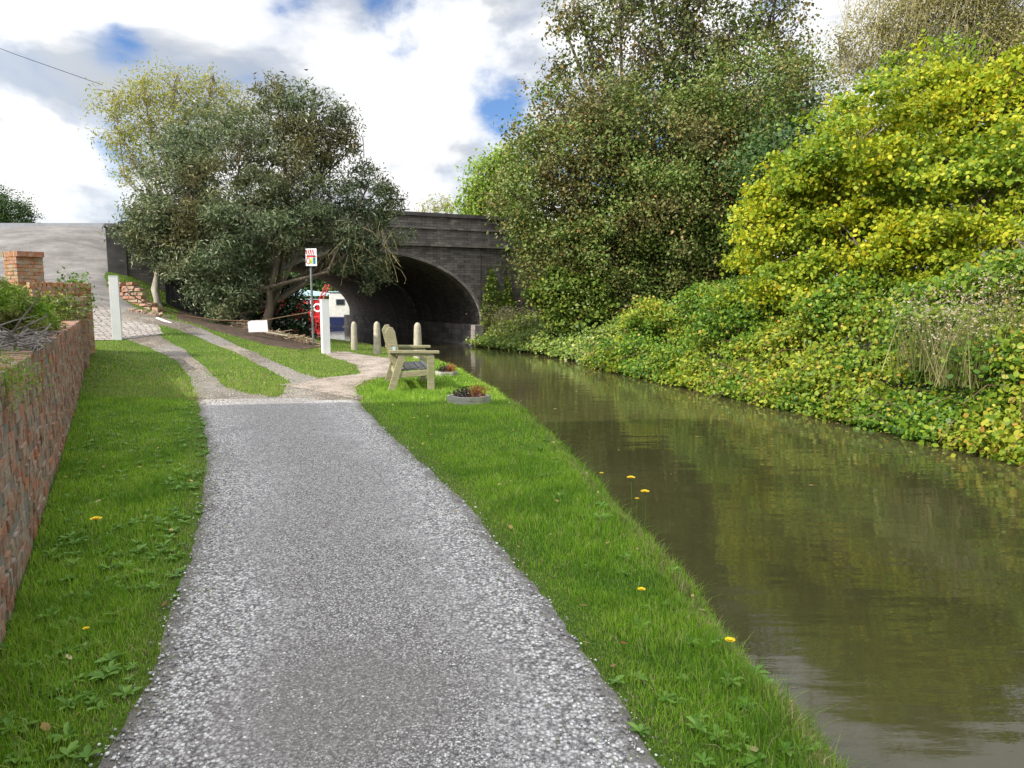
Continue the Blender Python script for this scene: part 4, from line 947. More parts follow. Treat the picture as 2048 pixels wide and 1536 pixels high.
# ------------------------------------------------------------------ flowers
def dandelion(px, py, zoff, lab, s=.02, top=None, grp='dandelion flowers in the grass'):
    z0 = 0
    a_, b_, c_ = ray(px, py); q = G(px, py, zoff)
    base = np.array([q[0], q[1], min(Hs(q[0], q[1]), zoff-.03)]); root = empty('dandelion', base, lab, 'flower', grp)
    m = MB(); m.tube([base, (base+q)/2+R.normal(0, .006, 3), q], .0022, 5); m.build('stem', M['weed'], root)
    n = 34; V = []; Fc = []
    for k in range(n):
        a = k*2.4; L = s*(1 if k < 20 else .6); up = .35 if k < 20 else .9; d = np.array([math.cos(a), math.sin(a), up]); b = np.array([-math.sin(a), math.cos(a), 0])*s*.17
        i = len(V); V += [q-b*.5, q+b*.5, q+d*L+b, q+d*L-b]; Fc.append([i, i+1, i+2, i+3])
    big('flower_head', np.array(V), 4, np.array(Fc), M['yellow'], root)
dandelion(192, 1040, .12, 'yellow dandelion in the left verge near the garden wall', .035)
dandelion(1203, 947, .10, 'small yellow flower at the bank edge above the tall pair', .018)
dandelion(1262, 957, .25, 'tall yellow flower leaning over the water, the upper one', .03)
dandelion(1290, 985, .22, 'tall yellow flower over the water, right and lower', .03)
dandelion(1274, 998, .12, 'small yellow flower low between the two tall ones', .016)
dandelion(1283, 1180, .07, 'yellow flower in the middle of the right grass verge', .02)
dandelion(1460, 1282, .06, 'yellow flower near the canal edge, nearest the camera', .022)
dandelion(172, 1258, .06, 'pale closed yellow flower low in left verge', .014)
for (px, py, lab, mt) in ((1247, 1285, 'single red-brown fallen leaf on the right verge', 'leaf_red'), (1508, 1497, 'pale pinkish fallen leaf in near right grass', 'grassdry'), (272, 1138, 'pale orange fallen leaf on the left verge', 'grassdry'), (1018, 1140, 'pale grey flat leaf on path edge', 'wood_grey')):
    q = G(px, py, .04); V, Fc, k = leaf_geo(np.array([q]), .05, shape='hex', bias=5, aspect=1.4); o = big('fallen_leaf', V, k, Fc, M[mt], base=q); tag(o, lab, 'leaf')

n = 420; y = R.uniform(2, 16, n); x = R.uniform(-5, 2, n); k = (x > wall_x(y)+.1) & in_poly(x, y, LEFTP) & ((R.uniform(size=n) < .12) | ~in_reg(x, y)) & (seg_dist(x, y, EL) > .1); x, y = x[k], y[k]
V, Fc, k = leaf_geo(np.stack([x, y, H(x, y)+.03], -1), .035, shape='hex', bias=2, aspect=1.5); o = big('leaf_litter', V, k, Fc, M['litter']); tag(o, 'small yellow and brown fallen leaves scattered over the verges', 'fallen leaves', kind='stuff')
n = 260; y = R.uniform(3, 26, n); e = np.interp(y, ER[:, 1], ER[:, 0]); l_ = np.interp(y, EL[:, 1], EL[:, 0]); x = np.where(R.uniform(size=n) < .7, e-np.abs(R.normal(0, .5, n)), R.uniform(l_+.2, e)); V, Fc, k = leaf_geo(np.stack([x, y, np.full(n, WATER+.006)], -1), .045, shape='hex', bias=30, aspect=1.5, fold=0)
o = big('floating_leaves', V, k, Fc, M['litter']); tag(o, 'tiny fallen leaves and bits floating on the brown canal water', 'floating leaves', kind='stuff')
# ------------------------------------------------------------------ rubble wall, fence, brushwood
cw = P(290, 590, 21.3); cr = empty('crumbling_wall', (cw[0], cw[1], Hs(cw[0], cw[1])), 'crumbling stepped brick wall end below the bridge pillar', 'wall')
m = MB(); d = unit((P(330, 600, 21.8)-P(240, 560, 22.2))*np.array([1, 1, 0]))
for r in range(13):
    s0 = R.uniform(-.05, .05); s1 = 1.75-r*.10+R.uniform(-.1, .1)
    q0 = P(238, 600, 22.1)
    s = s0-r*.02
    while s < s1:
        c = np.array([q0[0], q0[1], 0])+d*(s+.11); c[2] = Hs(*P(330, 600, 21.8)[:2])-.35+r*.105
        if R.uniform() > .08: m.box(c+R.normal(0, .012, 3), (.21, .26, .085), (unit(d+R.normal(0, .05, 3)*np.array([1, 1, .6])), unit(np.cross(UP, d)), UP), jit=.008)
        s += .225
m.build('brickwork', M['brick'], cr)
proto = None
for k in range(16):
    px = 262+k*4.5+R.normal(0, 5); py = 590+k*2.0+R.normal(0, 5); q = P(px, py, 21.0); z = Hs(q[0], q[1])+.03
    if proto is None:
        m = MB(); m.box((0, 0, 0), (.215, .10, .065), jit=.005); proto = m.build('loose_brick', M['brick']); ob = proto
    else: ob = proto.copy(); COL.objects.link(ob)
    ob.location = (q[0], q[1], z); ob.rotation_euler = (R.normal(0, .3), R.normal(0, .3), R.uniform(0, 3)); tag(ob, 'loose old red brick fallen below the crumbling wall', 'brick', 'loose bricks fallen from the wall')
fa = P(332, 600, 23.3); fb = P(505, 600, 24.3); fe = empty('board_fence', (fa[0], fa[1], 1.0), 'black tarred board fence in the shade below the bridge', 'fence')
d = unit((fb-fa)*np.array([1, 1, 0])); L = np.linalg.norm((fb-fa)[:2]); s = 0; m = MB()
while s < L:
    c = fa+d*(s+.07); m.box((c[0], c[1], 1.45), (.135, .022, 2.0), (d, np.cross(UP, d), UP), jit=.002); s += .145
m.build('boards', M['black_wood'], fe)
m = MB()
for z in (1.3, 2.1): m.box(((fa+fb)/2)*np.array([1, 1, 0])+UP*z-np.cross(UP, d)*.03, (L, .03, .08), (d, np.cross(UP, d), UP))
m.build('rail', M['black_wood'], fe)
bw = MB(); 
for _ in range(420):
    t = R.uniform(); q = P(470+t*165+R.normal(0, 10), 655+t*28+R.normal(0, 5), 21.3-.3*t); q[2] = Hs(q[0], q[1])+abs(R.normal(0, .07)); a_ = R.uniform(0, 6.28); dd = np.array([math.cos(a_), math.sin(a_), R.normal(0, .25)]); L = R.uniform(.1, .5)
    bw.tube([q-dd*L/2, q+R.normal(0, .03, 3), q+dd*L/2], [R.uniform(.006, .016), .009, .005], 4, cap=False)
o = bw.build('brushwood', plain('cut_twigs', (.36, .28, .19), .9, var=.4, scale=4), None, base=P(560, 680, 21)); tag(o, 'heap of cut pale twigs and branches below the bush', 'brushwood')
q = P(548, 671, 20.6); m = MB(); m.tube([P(520, 664, 20.9)+UP*.03, P(575, 674, 20.6)+UP*.03], [.03, .022], 7); o = m.build('fallen_log', M['bark_pale'], None, base=q); tag(o, 'thin pale log lying in the cut twigs under the white board', 'log')
q = P(328, 616, 20.0); q[2] = Hs(q[0], q[1])+.03; m = MB(); m.box(q, (.75, .07, .03), (unit((.8, -.5, -.2)), unit((.5, .8, 0)), UP)); o = m.build('plank', M['cream'], None, base=q); tag(o, 'narrow pale plank lying on the slope near the bricks', 'plank')

# ------------------------------------------------------------------ trees
bud = [(565, 235, 70, .3), (620, 260, 70, 0), (680, 250, 38, .6), (555, 200, 35, .2), (480, 300, 85, 0), (590, 340, 95, -.3), (400, 280, 60, .5), (350, 320, 60, .3), (385, 400, 95, -.3), (500, 420, 105, -.8), (630, 420, 95, -.2), (735, 375, 48, .8), (775, 400, 32, .8),
       (700, 470, 70, .6), (745, 520, 55, .7), (765, 450, 45, 1), (280, 430, 42, .2), (320, 470, 55, .4), (450, 510, 75, -.8), (500, 505, 40, -.6), (470, 590, 55, -.8), (430, 575, 35, -.8), (505, 605, 30, -.3), (490, 560, 40, -.6), (475, 545, 45, -.9), (450, 620, 30, -.6), (425, 600, 42, -.7), (480, 632, 32, -.5), (400, 550, 45, -.5), (690, 310, 45, .4), (500, 480, 90, .5)]
B = blobs_px(bud, 22.6, 1.0, .9)
bs = P(518, 655, 22.2); bs[2] = Hs(bs[0], bs[1])
t_, C = tree('buddleia_tree', 'large sprawling grey green buddleia in front of the bridge', 'tree', bs, B, M['leaf_buddleia'], M['bark'], 82000, .125, 2.1, .20, 'quad', 3.6, .13, .42, .010, multi=5, fork=.3, outward=.6, twigs=.8, droop=.3)
# dark seed spikes at the shoot tips
top = C[(C[:, 2] > 2.8)]; cen = np.mean(top, 0); out = top-cen; sel = np.linalg.norm(out[:, [0, 2]], axis=1) > 1.6; tips = top[sel][R.uniform(size=sel.sum()) < .6]; m = MB()
for c in tips:
    d = unit((c-cen)*np.array([1, .6, .6])+R.normal(0, .5, 3)+np.array([0, 0, 1.2])); s = c+d*.15; L = R.uniform(.14, .30)
    m.tube([s, s+d*L*.3, s+d*L*.7, s+d*L], [.012, .030, .018, .003], 5, cap=False)
m.build('seed_spikes', M['spike'], t_, smooth=True)['kind'] = 'stuff'
m = MB()
for _ in range(75):
    s = P(R.uniform(630, 790), R.uniform(440, 530), R.uniform(21.6, 23)); d = unit((R.normal(.15, .5), R.normal(0, .4), -1)); L = R.uniform(.3, .9); side = R.normal(0, .35, 3)
    m.tube([s, s+d*L*.4+side*L*.4, s+d*L*.8+side*L*.5, s+d*L+side*L*.2+UP*L*.08], [.009, .007, .005, .003], 4, cap=False)
m.build('drooping_twigs', M['twig_olive'], t_)
# airy willow behind
wl = [(230, 210, 45), (290, 190, 50), (350, 185, 50), (420, 190, 50), (470, 215, 40), (240, 270, 45), (300, 260, 50), (370, 250, 60), (440, 260, 50), (270, 330, 38), (330, 330, 50), (250, 350, 20), (400, 330, 50), (310, 400, 30)]
B = blobs_px(wl, 28, 1.0, .9); bs = P(345, 520, 28); bs[2] = Hs(bs[0], bs[1])
tree('willow_tree', 'airy yellow green young tree behind the buddleia at left', 'tree', bs, B, M['leaf_willow'], M['bark_pale'], 15000, .12, 4.0, .22, 'quad', 3.2, .10, .25, .011, multi=4, fork=.25, droop=.8)
# second dark tree trunk with pale branches near the fence
q = P(325, 610, 22.6); q[2] = Hs(q[0], q[1]); B = blobs_px([(310, 430, 55), (350, 460, 60), (300, 470, 50), (370, 400, 60), (290, 500, 30), (350, 520, 45), (395, 540, 40)], 23.1, .9)
tree('buddleia_bush', 'smaller buddleia with pale forked trunk beside the crumbling wall', 'bush', q, B, M['leaf_buddleia'], M['bark_pale'], 15000, .13, 3.5, .2, 'quad', 3.6, .10, .4, .010, fork=.6, multi=2)
# laurel-like bush by the arch
q = P(560, 665, 23.0); q[2] = Hs(q[0], q[1]); B = blobs_px([(545, 600, 40), (590, 605, 28), (560, 635, 35), (600, 640, 30), (575, 575, 22), (520, 640, 30), (615, 655, 22), (580, 655, 35)], 23.0, .9)
tree('glossy_bush', 'low dark glossy bush with white spots left of the sign pole', 'bush', q, B, M['leaf_laurel'], M['bark'], 9000, .10, 6, .13, 'quad', 2.0, .04, .2, .008, multi=3)
# hedge at far left on top
q = P(20, 450, 31); B = blobs_px([(10, 425, 42), (-40, 420, 60), (35, 430, 32), (-110, 415, 70)], 31, .9)
tree('round_bush', 'dense dark green rounded bush beyond the low wall at far left', 'bush', (q[0], q[1], 4.2), B, M['leaf_dark'], M['bark'], 26000, .07, 9, .14, 'quad', 1.5, .08, .5, .01, twigs=.3)

# right bank -------------------------------------------------------
def rb(px, d): q = P(px, 600, d); return (q[0], q[1], Hs(q[0], q[1]))
mp = [(1180, 330, 110), (1080, 330, 70), (1040, 400, 65), (1010, 380, 30, 2), (1110, 420, 100), (1230, 400, 120), (1330, 320, 140), (1440, 300, 120), (1340, 430, 130), (1450, 420, 110), (1120, 500, 80), (1200, 520, 100), (1310, 540, 110), (1410, 540, 80), (1130, 240, 60), (1230, 230, 90), (1500, 200, 110), (1060, 470, 50), (1590, 180, 90, 1), (1530, 330, 90), (1400, 220, 90), (1100, 560, 70), (1160, 600, 60), (1260, 610, 70)]
B = blobs_px(mp, 26, .95, .9)
tree('maple_tree', 'broad brown green maple overhanging the canal right of the bridge', 'tree', rb(1320, 26.5), B, M['leaf_maple'], M['bark'], 150000, .10, 1.7, .31, 'quad', 1.35, .24, .5, .014, twigs=.35, multi=2)
mt = [(1160, 30, 60), (1240, 20, 80), (1200, 110, 70), (1120, 150, 45), (1090, 180, 30), (1100, 250, 60), (1290, 110, 80), (1370, 40, 100), (1450, 100, 90), (1540, 40, 80), (1160, 230, 60), (1040, 270, 32), (1290, -80, 120), (1450, -90, 120), (1570, 110, 60), (1390, 150, 80), (1060, 310, 50), (1130, 60, 30)]
B = blobs_px(mt, 28.5, .95, .9)
tree('maple_tree', 'tall thin-leaved reddish maple top rising behind the broad maple', 'tree', rb(1350, 29), B, M['leaf_mapletop'], M['bark'], 24000, .13, 1.6, .30, 'quad', 1.35, .22, .15, .016, twigs=1.0, fork=.5, multi=2)
dk = [(1250, 500, 100), (1400, 500, 130), (1560, 500, 120), (1480, 400, 120), (1330, 400, 130), (1150, 560, 80), (1600, 350, 130), (1750, 350, 160), (1900, 350, 180), (1800, 500, 160), (2000, 500, 170), (2080, 300, 170), (1260, 210, 60), (1420, 210, 90), (1480, 600, 90), (1300, 610, 90)]
B = blobs_px(dk[:6]+dk[12:], 29.5, .95, .9)
tree('ivy_clad_tree', 'dark ivy covered tree in the shade beneath the maple', 'tree', rb(1400, 30), B, M['leaf_dark'], M['bark'], 42000, .17, 2.2, .32, 'quad', 1.4, .2, .3, .02, twigs=.2)
B = blobs_px(dk[6:12], 21.5, .95, .8)
tree('ivy_clad_tree', 'dark ivy covered tree behind the yellow hazel', 'tree', rb(1850, 22), B, M['leaf_dark'], M['bark'], 42000, .13, 2.2, .30, 'quad', 1.4, .2, .3, .02, twigs=.2)
hz = [(1560, 400, 60), (1600, 320, 50), (1510, 450, 50), (1680, 270, 60), (1500, 560, 45), (1530, 610, 45), (1980, 185, 70), (2060, 130, 65), (1740, 250, 75), (1835, 195, 85), (1885, 140, 52), (1640, 340, 70), (1760, 300, 125), (1900, 270, 120), (2010, 250, 100), (1580, 390, 80), (1680, 400, 110), (1820, 400, 130), (1960, 400, 120), (2060, 350, 100), (1530, 470, 60), (1480, 600, 45), (1590, 690, 40, 1), (1740, 660, 55, .5), (1850, 640, 50, 0), (1620, 500, 90), (1740, 510, 100), (1870, 500, 90), (1560, 560, 60), (1650, 580, 75), (2040, 470, 60), (1500, 520, 35), (2100, 200, 70), (1600, 640, 50), (1690, 620, 60), (1780, 590, 60), (1880, 590, 55), (1960, 540, 60), (1540, 620, 40), (2060, 560, 50)]
B = blobs_px(hz, 15.5, 1.0, .85)
B2 = []
for (b_, (c, r)) in zip(hz, B):
    dn = np.interp(b_[0], [1500, 1650, 1850, 2050], [16.2, 14.8, 13.4, 12.6])+(1.6 if b_[1] < 300 else 0)+(0 if b_[1] < 560 else -.5)+R.uniform(-.3, .6)
    k_ = dn/c[1]; B2.append((P(b_[0], b_[1], dn), r*k_))
B = B2
tree('hazel_tree', 'bright yellow green hazel tree on the right bank', 'tree', rb(1860, 15.2), B, M['leaf_hazel'], M['bark'], 98000, .070, 2.3, .21, 'hex', 1.15, .10, .35, .009, twigs=.5, multi=5, outward=.6, flat=.38)
bi = [(1760, 60, 60), (1850, 30, 75), (1940, 60, 80), (2020, 60, 80), (1700, 110, 50), (2050, 140, 70), (1900, -30, 90), (2010, -40, 90), (1980, 130, 60), (1800, 120, 60)]
B = blobs_px(bi, 20, 1.2, .9)
t_, C = tree('birch_tree', 'wispy pale brown twiggy birch top above the yellow hazel', 'tree', rb(1950, 20.5), B, M['leaf_birch'], M['bark_pale'], 52000, .065, 5, .24, 'quad', 2.0, .12, .1, .010, twigs=1, fork=.6, multi=3)
m = MB()
for _ in range(700):
    s = P(R.uniform(1680, 2090), R.uniform(-40, 190), R.uniform(19, 21)); d = unit((R.normal(.25, .2), R.normal(0, .2), 1)); L = R.uniform(.4, 1.2); m.tube([s, s+d*L*.5+R.normal(0, .03, 3), s+d*L], [.009, .006, .003], 3, cap=False)
m.build('upright_twigs', M['twig_olive'], t_)
# overhanging pale sprig at the right edge
B = blobs_px([(2010, 520, 22), (2050, 500, 30), (1990, 560, 16), (2045, 560, 20)], 11.5)
tree('sapling', 'pale yellow leaved sprig hanging in from right edge of photo', 'sapling', rb(2130, 11.8), B, M['leaf_yellowed'], M['bark_pale'], 260, .075, 20, .08, 'quad', 2.2, .02, .1, .006)
# trees beyond the bridge
B = blobs_px([(985, 350, 45), (960, 400, 38), (1010, 330, 40), (1020, 400, 50), (940, 420, 30)], 58)
tree('lime_tree', 'pale lime green tree showing just above the bridge parapet', 'tree', (P(985, 600, 58)[0], 58, 0), B, M['leaf_lime'], M['bark'], 9000, .26, 1.4, .45, 'quad', 1.5, .25, .3, .03)
B = blobs_px([(870, 420, 22), (895, 412, 24), (850, 428, 16)], 62)
tree('thin_tree', 'thin pale treetop just above the bridge, left of the lime tree', 'tree', (P(880, 600, 62)[0], 62, 0), B, M['leaf_willow'], M['bark_pale'], 700, .22, 1.2, .4, 'quad', 2.5, .15, .1, .03)
for k, (px, d, w_, mt_, lab) in enumerate(((560, 74, 60, 'leaf_yellowed', 'yellow green tree seen through the arch above the red boat'), (605, 70, 55, 'leaf_dark', 'dark green tree seen through the arch behind sign pole'), (660, 80, 50, 'leaf_birch', 'tawny bush seen through the arch above the white boat'), (505, 76, 60, 'leaf_lime', 'light green tree seen through arch behind the bush'))):
    B = blobs_px([(px, 555, w_*.6), (px-20, 575, w_*.5), (px+22, 570, w_*.5), (px, 600, w_*.6), (px+5, 530, w_*.5)], d)
    tree('far_tree', lab, 'tree', (P(px, 600, d)[0], d, 0), B, M[mt_], M['bark'], 6000, .3, 1.0, .5, 'quad', 1.4, .2, .3, .03, group='trees beyond the bridge')
# background trees row to the right far
# bramble bank and ground cover --------------------------------------
pl_, _ = resample(ER[1:11], 600)
strip('bank_soil', [tuple(v) for v in (ER[1:11]+np.array([.05, 0]))], [tuple(v) for v in (ER[1:11]+np.array([9., 3.]))], plain('shade_toned_bank_soil', (.028, .022, .015), .95, var=.5, scale=6, bump=.8, bd=.03), .02, 120, 40, .02)  # soil colour darkened to paint in the shade of gaps and overhang under the brambles
tn = np.gradient(pl_, axis=0); tn /= np.linalg.norm(tn, axis=1)[:, None]; nr = np.stack([tn[:, 1], -tn[:, 0]], -1)
def bank_pts(n, y0, y1, w0, w1, hfun, seedoff=0, patchy=0):
    i = R.integers(0, 600, n*3); k = (pl_[i, 1] > y0) & (pl_[i, 1] < y1); i = i[k][:n]; n = len(i)
    u = w0+(w1-w0)*R.uniform(0, 1, n)**1.1; q = pl_[i]+nr[i]*u[:, None]; lump = wob(q[:, 0]*.8, q[:, 1]*.8)*.40+wob(q[:, 0]*2.1+2, q[:, 1]*2.1)*.26+wob(q[:, 0]*5+2, q[:, 1]*5)*.08
    z = (hfun(u)+.1)*np.interp(q[:, 1], [8, 14, 20], [1.25, 1.0, .55])-.1+lump*np.clip(u*1.5+.3, 0, 1); return np.stack([q[:, 0], q[:, 1], z], -1), u, nr[i]
def prof_b(u): return np.interp(u, [-.45, 0, .4, 1.0, 2.0, 4.5, 7], [-.17, .15, .70, 1.0, 1.2, 1.35, 1.5])
Cb, u, nn = bank_pts(6500, 3, 20.5, -.45, 6.5, prof_b)
kf = ~((Cb[:, 1] > 14.5) & (u > 1.9)); Cb, u, nn = Cb[kf], u[kf], nn[kf]
Ce, ue, ne = bank_pts(2200, 3, 20.5, -.55, .12, prof_b); Ce[:, 2] = np.maximum(Ce[:, 2]-.06, -.30)
Cm = [Ce]; Um = [ue]; Nm = [ne]
for _ in range(95):
    j = R.integers(0, len(Cb)); rr = R.uniform(.30, .75)*(1 if u[j] > .6 else .6); k_ = int(95*rr*rr*2.2)+12; v_ = rnd_dirs(k_); v_[:, 2] = np.abs(v_[:, 2])*1.1-.15
    Cm.append(Cb[j]+np.array([0, 0, rr*.25])+v_*rr*R.uniform(.8, 1.05, (k_, 1))); Um.append(np.full(k_, u[j])); Nm.append(np.repeat(nn[j][None], k_, 0))
Cb = np.vstack([Cb]+Cm); u = np.concatenate([u]+Um); nn = np.vstack([nn]+Nm)
Cb[:, 2] += R.normal(0, .05, len(Cb)); idx = np.repeat(np.arange(len(Cb)), R.poisson(17, len(Cb)))
Pn = Cb[idx]+R.normal(0, 1, (len(idx), 3))*np.array([.12, .12, .06])-np.array([0, 0, .04]); Nb = np.stack([-nn[idx, 0]*.7, -nn[idx, 1]*.7-.2, np.ones(len(idx))*.8], -1)
o = big('bramble_bank', *(lambda r: (r[0], r[2], r[1]))(leaf_geo(Pn, .065, aspect=1.3, Nb=Nb, bias=.8, shape='hex')), M['leaf_bramble']); tag(o, 'dense yellow green brambles covering the right bank down to the water', 'brambles', kind='stuff')
m = MB()
for _ in range(420):
    j = R.integers(0, len(Cb)); s = Cb[j]+R.normal(0, .1, 3); d = unit((-nn[j, 0]+R.normal(0, .6), -nn[j, 1]+R.normal(0, .6), R.normal(.3, .3))); L = R.uniform(.3, 1.0)
    if u[j] < .3 or R.uniform() < .5: m.tube([s, s+d*L*.5+UP*.05, s+d*L-UP*L*.25], [.006, .005, .003], 4, cap=False)
o = m.build('bramble_stems', plain('bramble_stem', (.17, .09, .06), .8), None); tag(o, 'arching red brown bramble stems sticking out over the water', 'stems', kind='stuff')
Cb2, u2, nn2 = bank_pts(5200, 19.5, 31, -.2, 3.5, lambda u: np.interp(u, [-.2, 0, .6, 1.5, 3.5], [-.34, -.2, .25, .7, 1.2])); idx = np.repeat(np.arange(len(Cb2)), 8)
Pn = Cb2[idx]+R.normal(0, 1, (len(idx), 3))*np.array([.14, .14, .07]); o = big('ivy_ground_cover', *(lambda r: (r[0], r[2], r[1]))(leaf_geo(Pn, .085, aspect=1.2, Nb=np.stack([-nn2[idx, 0], -nn2[idx, 1]-.2, np.ones(len(idx))*.8], -1), bias=1.3, shape='hex')), M['leaf_ivy']); tag(o, 'grey green ivy ground cover on the bank by the bridge', 'ivy', kind='stuff')
# dry tall grass / willowherb tufts
def tuft(px, py, d, n, w_, h_, lab, mat='leaf_grassy'):
    c = P(px, py, d); root = empty('willowherb', (c[0], c[1], c[2]-h_*.5), lab, 'plant', 'faded tall weeds on the right bank'); b = np.array([c[0], c[1], c[2]-h_*.5])
    V = []; Fc = []
    x = R.normal(0, w_*.4, n); y = R.normal(0, w_*.4, n); hh = h_*R.uniform(.5, 1.2, n); lx = R.normal(0, .25, n)*hh; ly = R.normal(0, .25, n)*hh; a_ = R.uniform(0, 6.28, n); ww = .006*R.uniform(.6, 1.4, n)
    B_ = b+np.stack([x, y, -.1*np.ones(n)], -1); Wv = np.stack([np.cos(a_)*ww, np.sin(a_)*ww, 0*ww], -1); T = B_+np.stack([lx, ly, hh+.1], -1)
    V = np.stack([B_-Wv, B_+Wv, T], 1).reshape(-1, 3); big('stems', V, 3, np.arange(3*n).reshape(n, 3), M[mat], root)
    Pn = T+R.normal(0, .04, T.shape); Pn = np.repeat(Pn, 3, 0)+R.normal(0, .05, (3*n, 3)); add_leaves('seed_heads', Pn, .035, M['fluff'], root, aspect=1.6)['kind'] = 'stuff'
M['fluff'] = leaf_mat('seed_fluff', [(0, (.26, .21, .14)), (1, (.48, .43, .34))], None, .3, .8)
tuft(1850, 665, 10.4, 180, .5, .9, 'faded brown seed heads in brambles, left of the pale pair'); tuft(1930, 690, 9.6, 220, .5, .9, 'pale fluffy seed heads in the brambles near the right edge'); tuft(2010, 630, 9.7, 160, .5, .9, 'faded tall weed at the right edge above brambles')
tuft(1080, 650, 28.0, 500, 1.6, .9, 'tall straw coloured grass on the bank right of ivy'); tuft(1010, 640, 29.2, 350, 1.1, .8, 'straw coloured grass at the foot of the bridge ivy')
# shrub filling the gap near bridge foot
B = blobs_px([(1100, 600, 50), (1150, 620, 55), (1210, 640, 50), (1130, 570, 50), (1250, 650, 45), (1190, 590, 50)], 25.5, .9)
tree('bank_shrub', 'mid green shrub on the bank right of the bridge ivy', 'shrub', rb(1180, 25.8), B, M['leaf_ivy'], M['bark'], 16000, .10, 4, .2, 'hex', 1.2, .05, .4, .01, multi=3, twigs=.4)
B = blobs_px([(1440, 640, 50), (1500, 660, 50), (1540, 620, 50), (1470, 600, 45), (1570, 670, 45), (1400, 650, 45)], 19.0, .9)
tree('bank_shrub', 'dark green shrub on the bank between the maple and the yellow hazel', 'shrub', rb(1500, 20.0), B, M['leaf_dark2'], M['bark'], 18000, .085, 5, .18, 'hex', 1.3, .05, .4, .01, multi=3, twigs=.4)
B = [(np.array([9.6, 5.4, 2.2]), np.array([1.5, 1.4, 1.3])), (np.array([10.4, 4.2, 3.8]), np.array([1.8, 1.6, 1.5])), (np.array([10.6, 6.6, 4.0]), np.array([1.7, 1.5, 1.6])), (np.array([10.8, 5.2, 5.6]), np.array([1.6, 1.6, 1.3])), (np.array([11., 2., 3.]), np.array([1.9, 1.8, 1.8]))]
tree('hazel_tree', 'yellow green hazel just beyond the right edge, mirrored in the near water', 'tree', (10.8, 5.0, .3), B, M['leaf_hazel'], M['bark'], 26000, .08, 2.4, .22, 'hex', 1.15, .09, .4, .009, twigs=.4, multi=3)
B = blobs_px([(1330, 680, 45), (1400, 690, 50), (1460, 660, 50), (1280, 670, 40), (1380, 640, 40)], 20.5, .9)
tree('bank_shrub', 'yellow green shrub low on the bank beneath the dark ivy tree', 'shrub', rb(1380, 21.3), B, M['leaf_hazel'], M['bark'], 14000, .085, 5, .18, 'hex', 1.2, .05, .4, .01, multi=3, twigs=.4)

# ------------------------------------------------------------------ boats
def boat(px0, px1, d, lab, kind):
    a = P(px0, 600, d); b = P(px1, 600, d); L = b[0]-a[0]; c = np.array([(a[0]+b[0])/2, d, WATER]); root = empty('narrowboat' if kind == 'red' else 'cabin_cruiser', c, lab, 'boat')
    X = np.array([1., 0, 0]); Y = np.array([0., 1, 0]); h = L/2
    prof = [(-h, -.2), (h, -.2), (h+.35, .62), (-h-.2, .62)]
    m = MB(); m.prism(prof, c-Y*.9, X, UP, Y, 1.8); m.build('hull', M['red' if kind == 'red' else 'blue'], root, bevel=.05)
    m = MB(); m.prism([(-h*.92, .6), (h*.9, .6), (h*.84, 1.86 if kind == 'red' else 2.4), (-h*.86, 1.86 if kind == 'red' else 2.4)], c-Y*.75, X, UP, Y, 1.5); cab = m.build('cabin', M['red' if kind == 'red' else 'cream'], root, bevel=.04)
    zt = 1.86 if kind == 'red' else 2.4
    m = MB(); m.box(c+UP*(zt+.04), (L*.9, 1.65, .07)); m.build('roof', M['skyblue'], root)
    for k in (-.45, .05, .5):
        m = MB(); m.box(c+X*h*k+UP*(1.35 if kind == 'red' else 1.7)-Y*.765, (.62, .04, .42)); w_ = m.build('window', M['cream' if kind == 'red' else 'steel'], root)
        m = MB(); m.box(c+X*h*k+UP*(1.35 if kind == 'red' else 1.7)-Y*.79, (.52, .02, .32)); m.build('pane', M['glass'], w_)
    return root, c
rbt, c = boat(520, 652, 55, 'red narrowboat moored beyond the arch under a pale blue canopy', 'red')
m = MB(); m.prism([(-2.3, 2.15), (2.2, 2.15), (2.35, 2.3), (0, 2.62), (-2.4, 2.35)], c-np.array([.6, 1.0, 0])+np.array([1.3, 0, 0]), (1, 0, 0), UP, (0, 1, 0), 2.0); m.build('canopy', M['skyblue'], rbt)
m = MB()
for x in (-1.5, 0, 1.6, 2.6):
    m = MB(); m.tube([c+np.array([x, -.9, .6]), c+np.array([x, -.9, 2.25])], .03, 6); m.build('canopy_pole', M['cream'], rbt)
m = MB(); x0 = c+np.array([2.35, -1, 1.9]); 
for s in (-.15, .15): m.tube([x0+np.array([s, 0, -.2]), x0+np.array([s+.6, 0, 1.1])], .035, 5)
for k in range(5): m.tube([x0+np.array([-.15+.12*k, 0, -.1+.25*k]), x0+np.array([.15+.12*k+.1, 0, .1+.25*k])], .025, 4)
m.build('lattice_crane', M['red'], rbt)  # red lattice crane, simplified to a small leaning frame attached to the boat
m = MB(); m.tube([c+np.array([2.15+.28*math.cos(a_), -1.0, 1.25+.28*math.sin(a_)]) for a_ in np.linspace(0, 6.28, 17)], .07, 6, cap=False); m.build('life_ring', M['white'], rbt, smooth=True)
boat(657, 760, 52.5, 'white boat with dark blue hull at right side of the far arch opening', 'white')

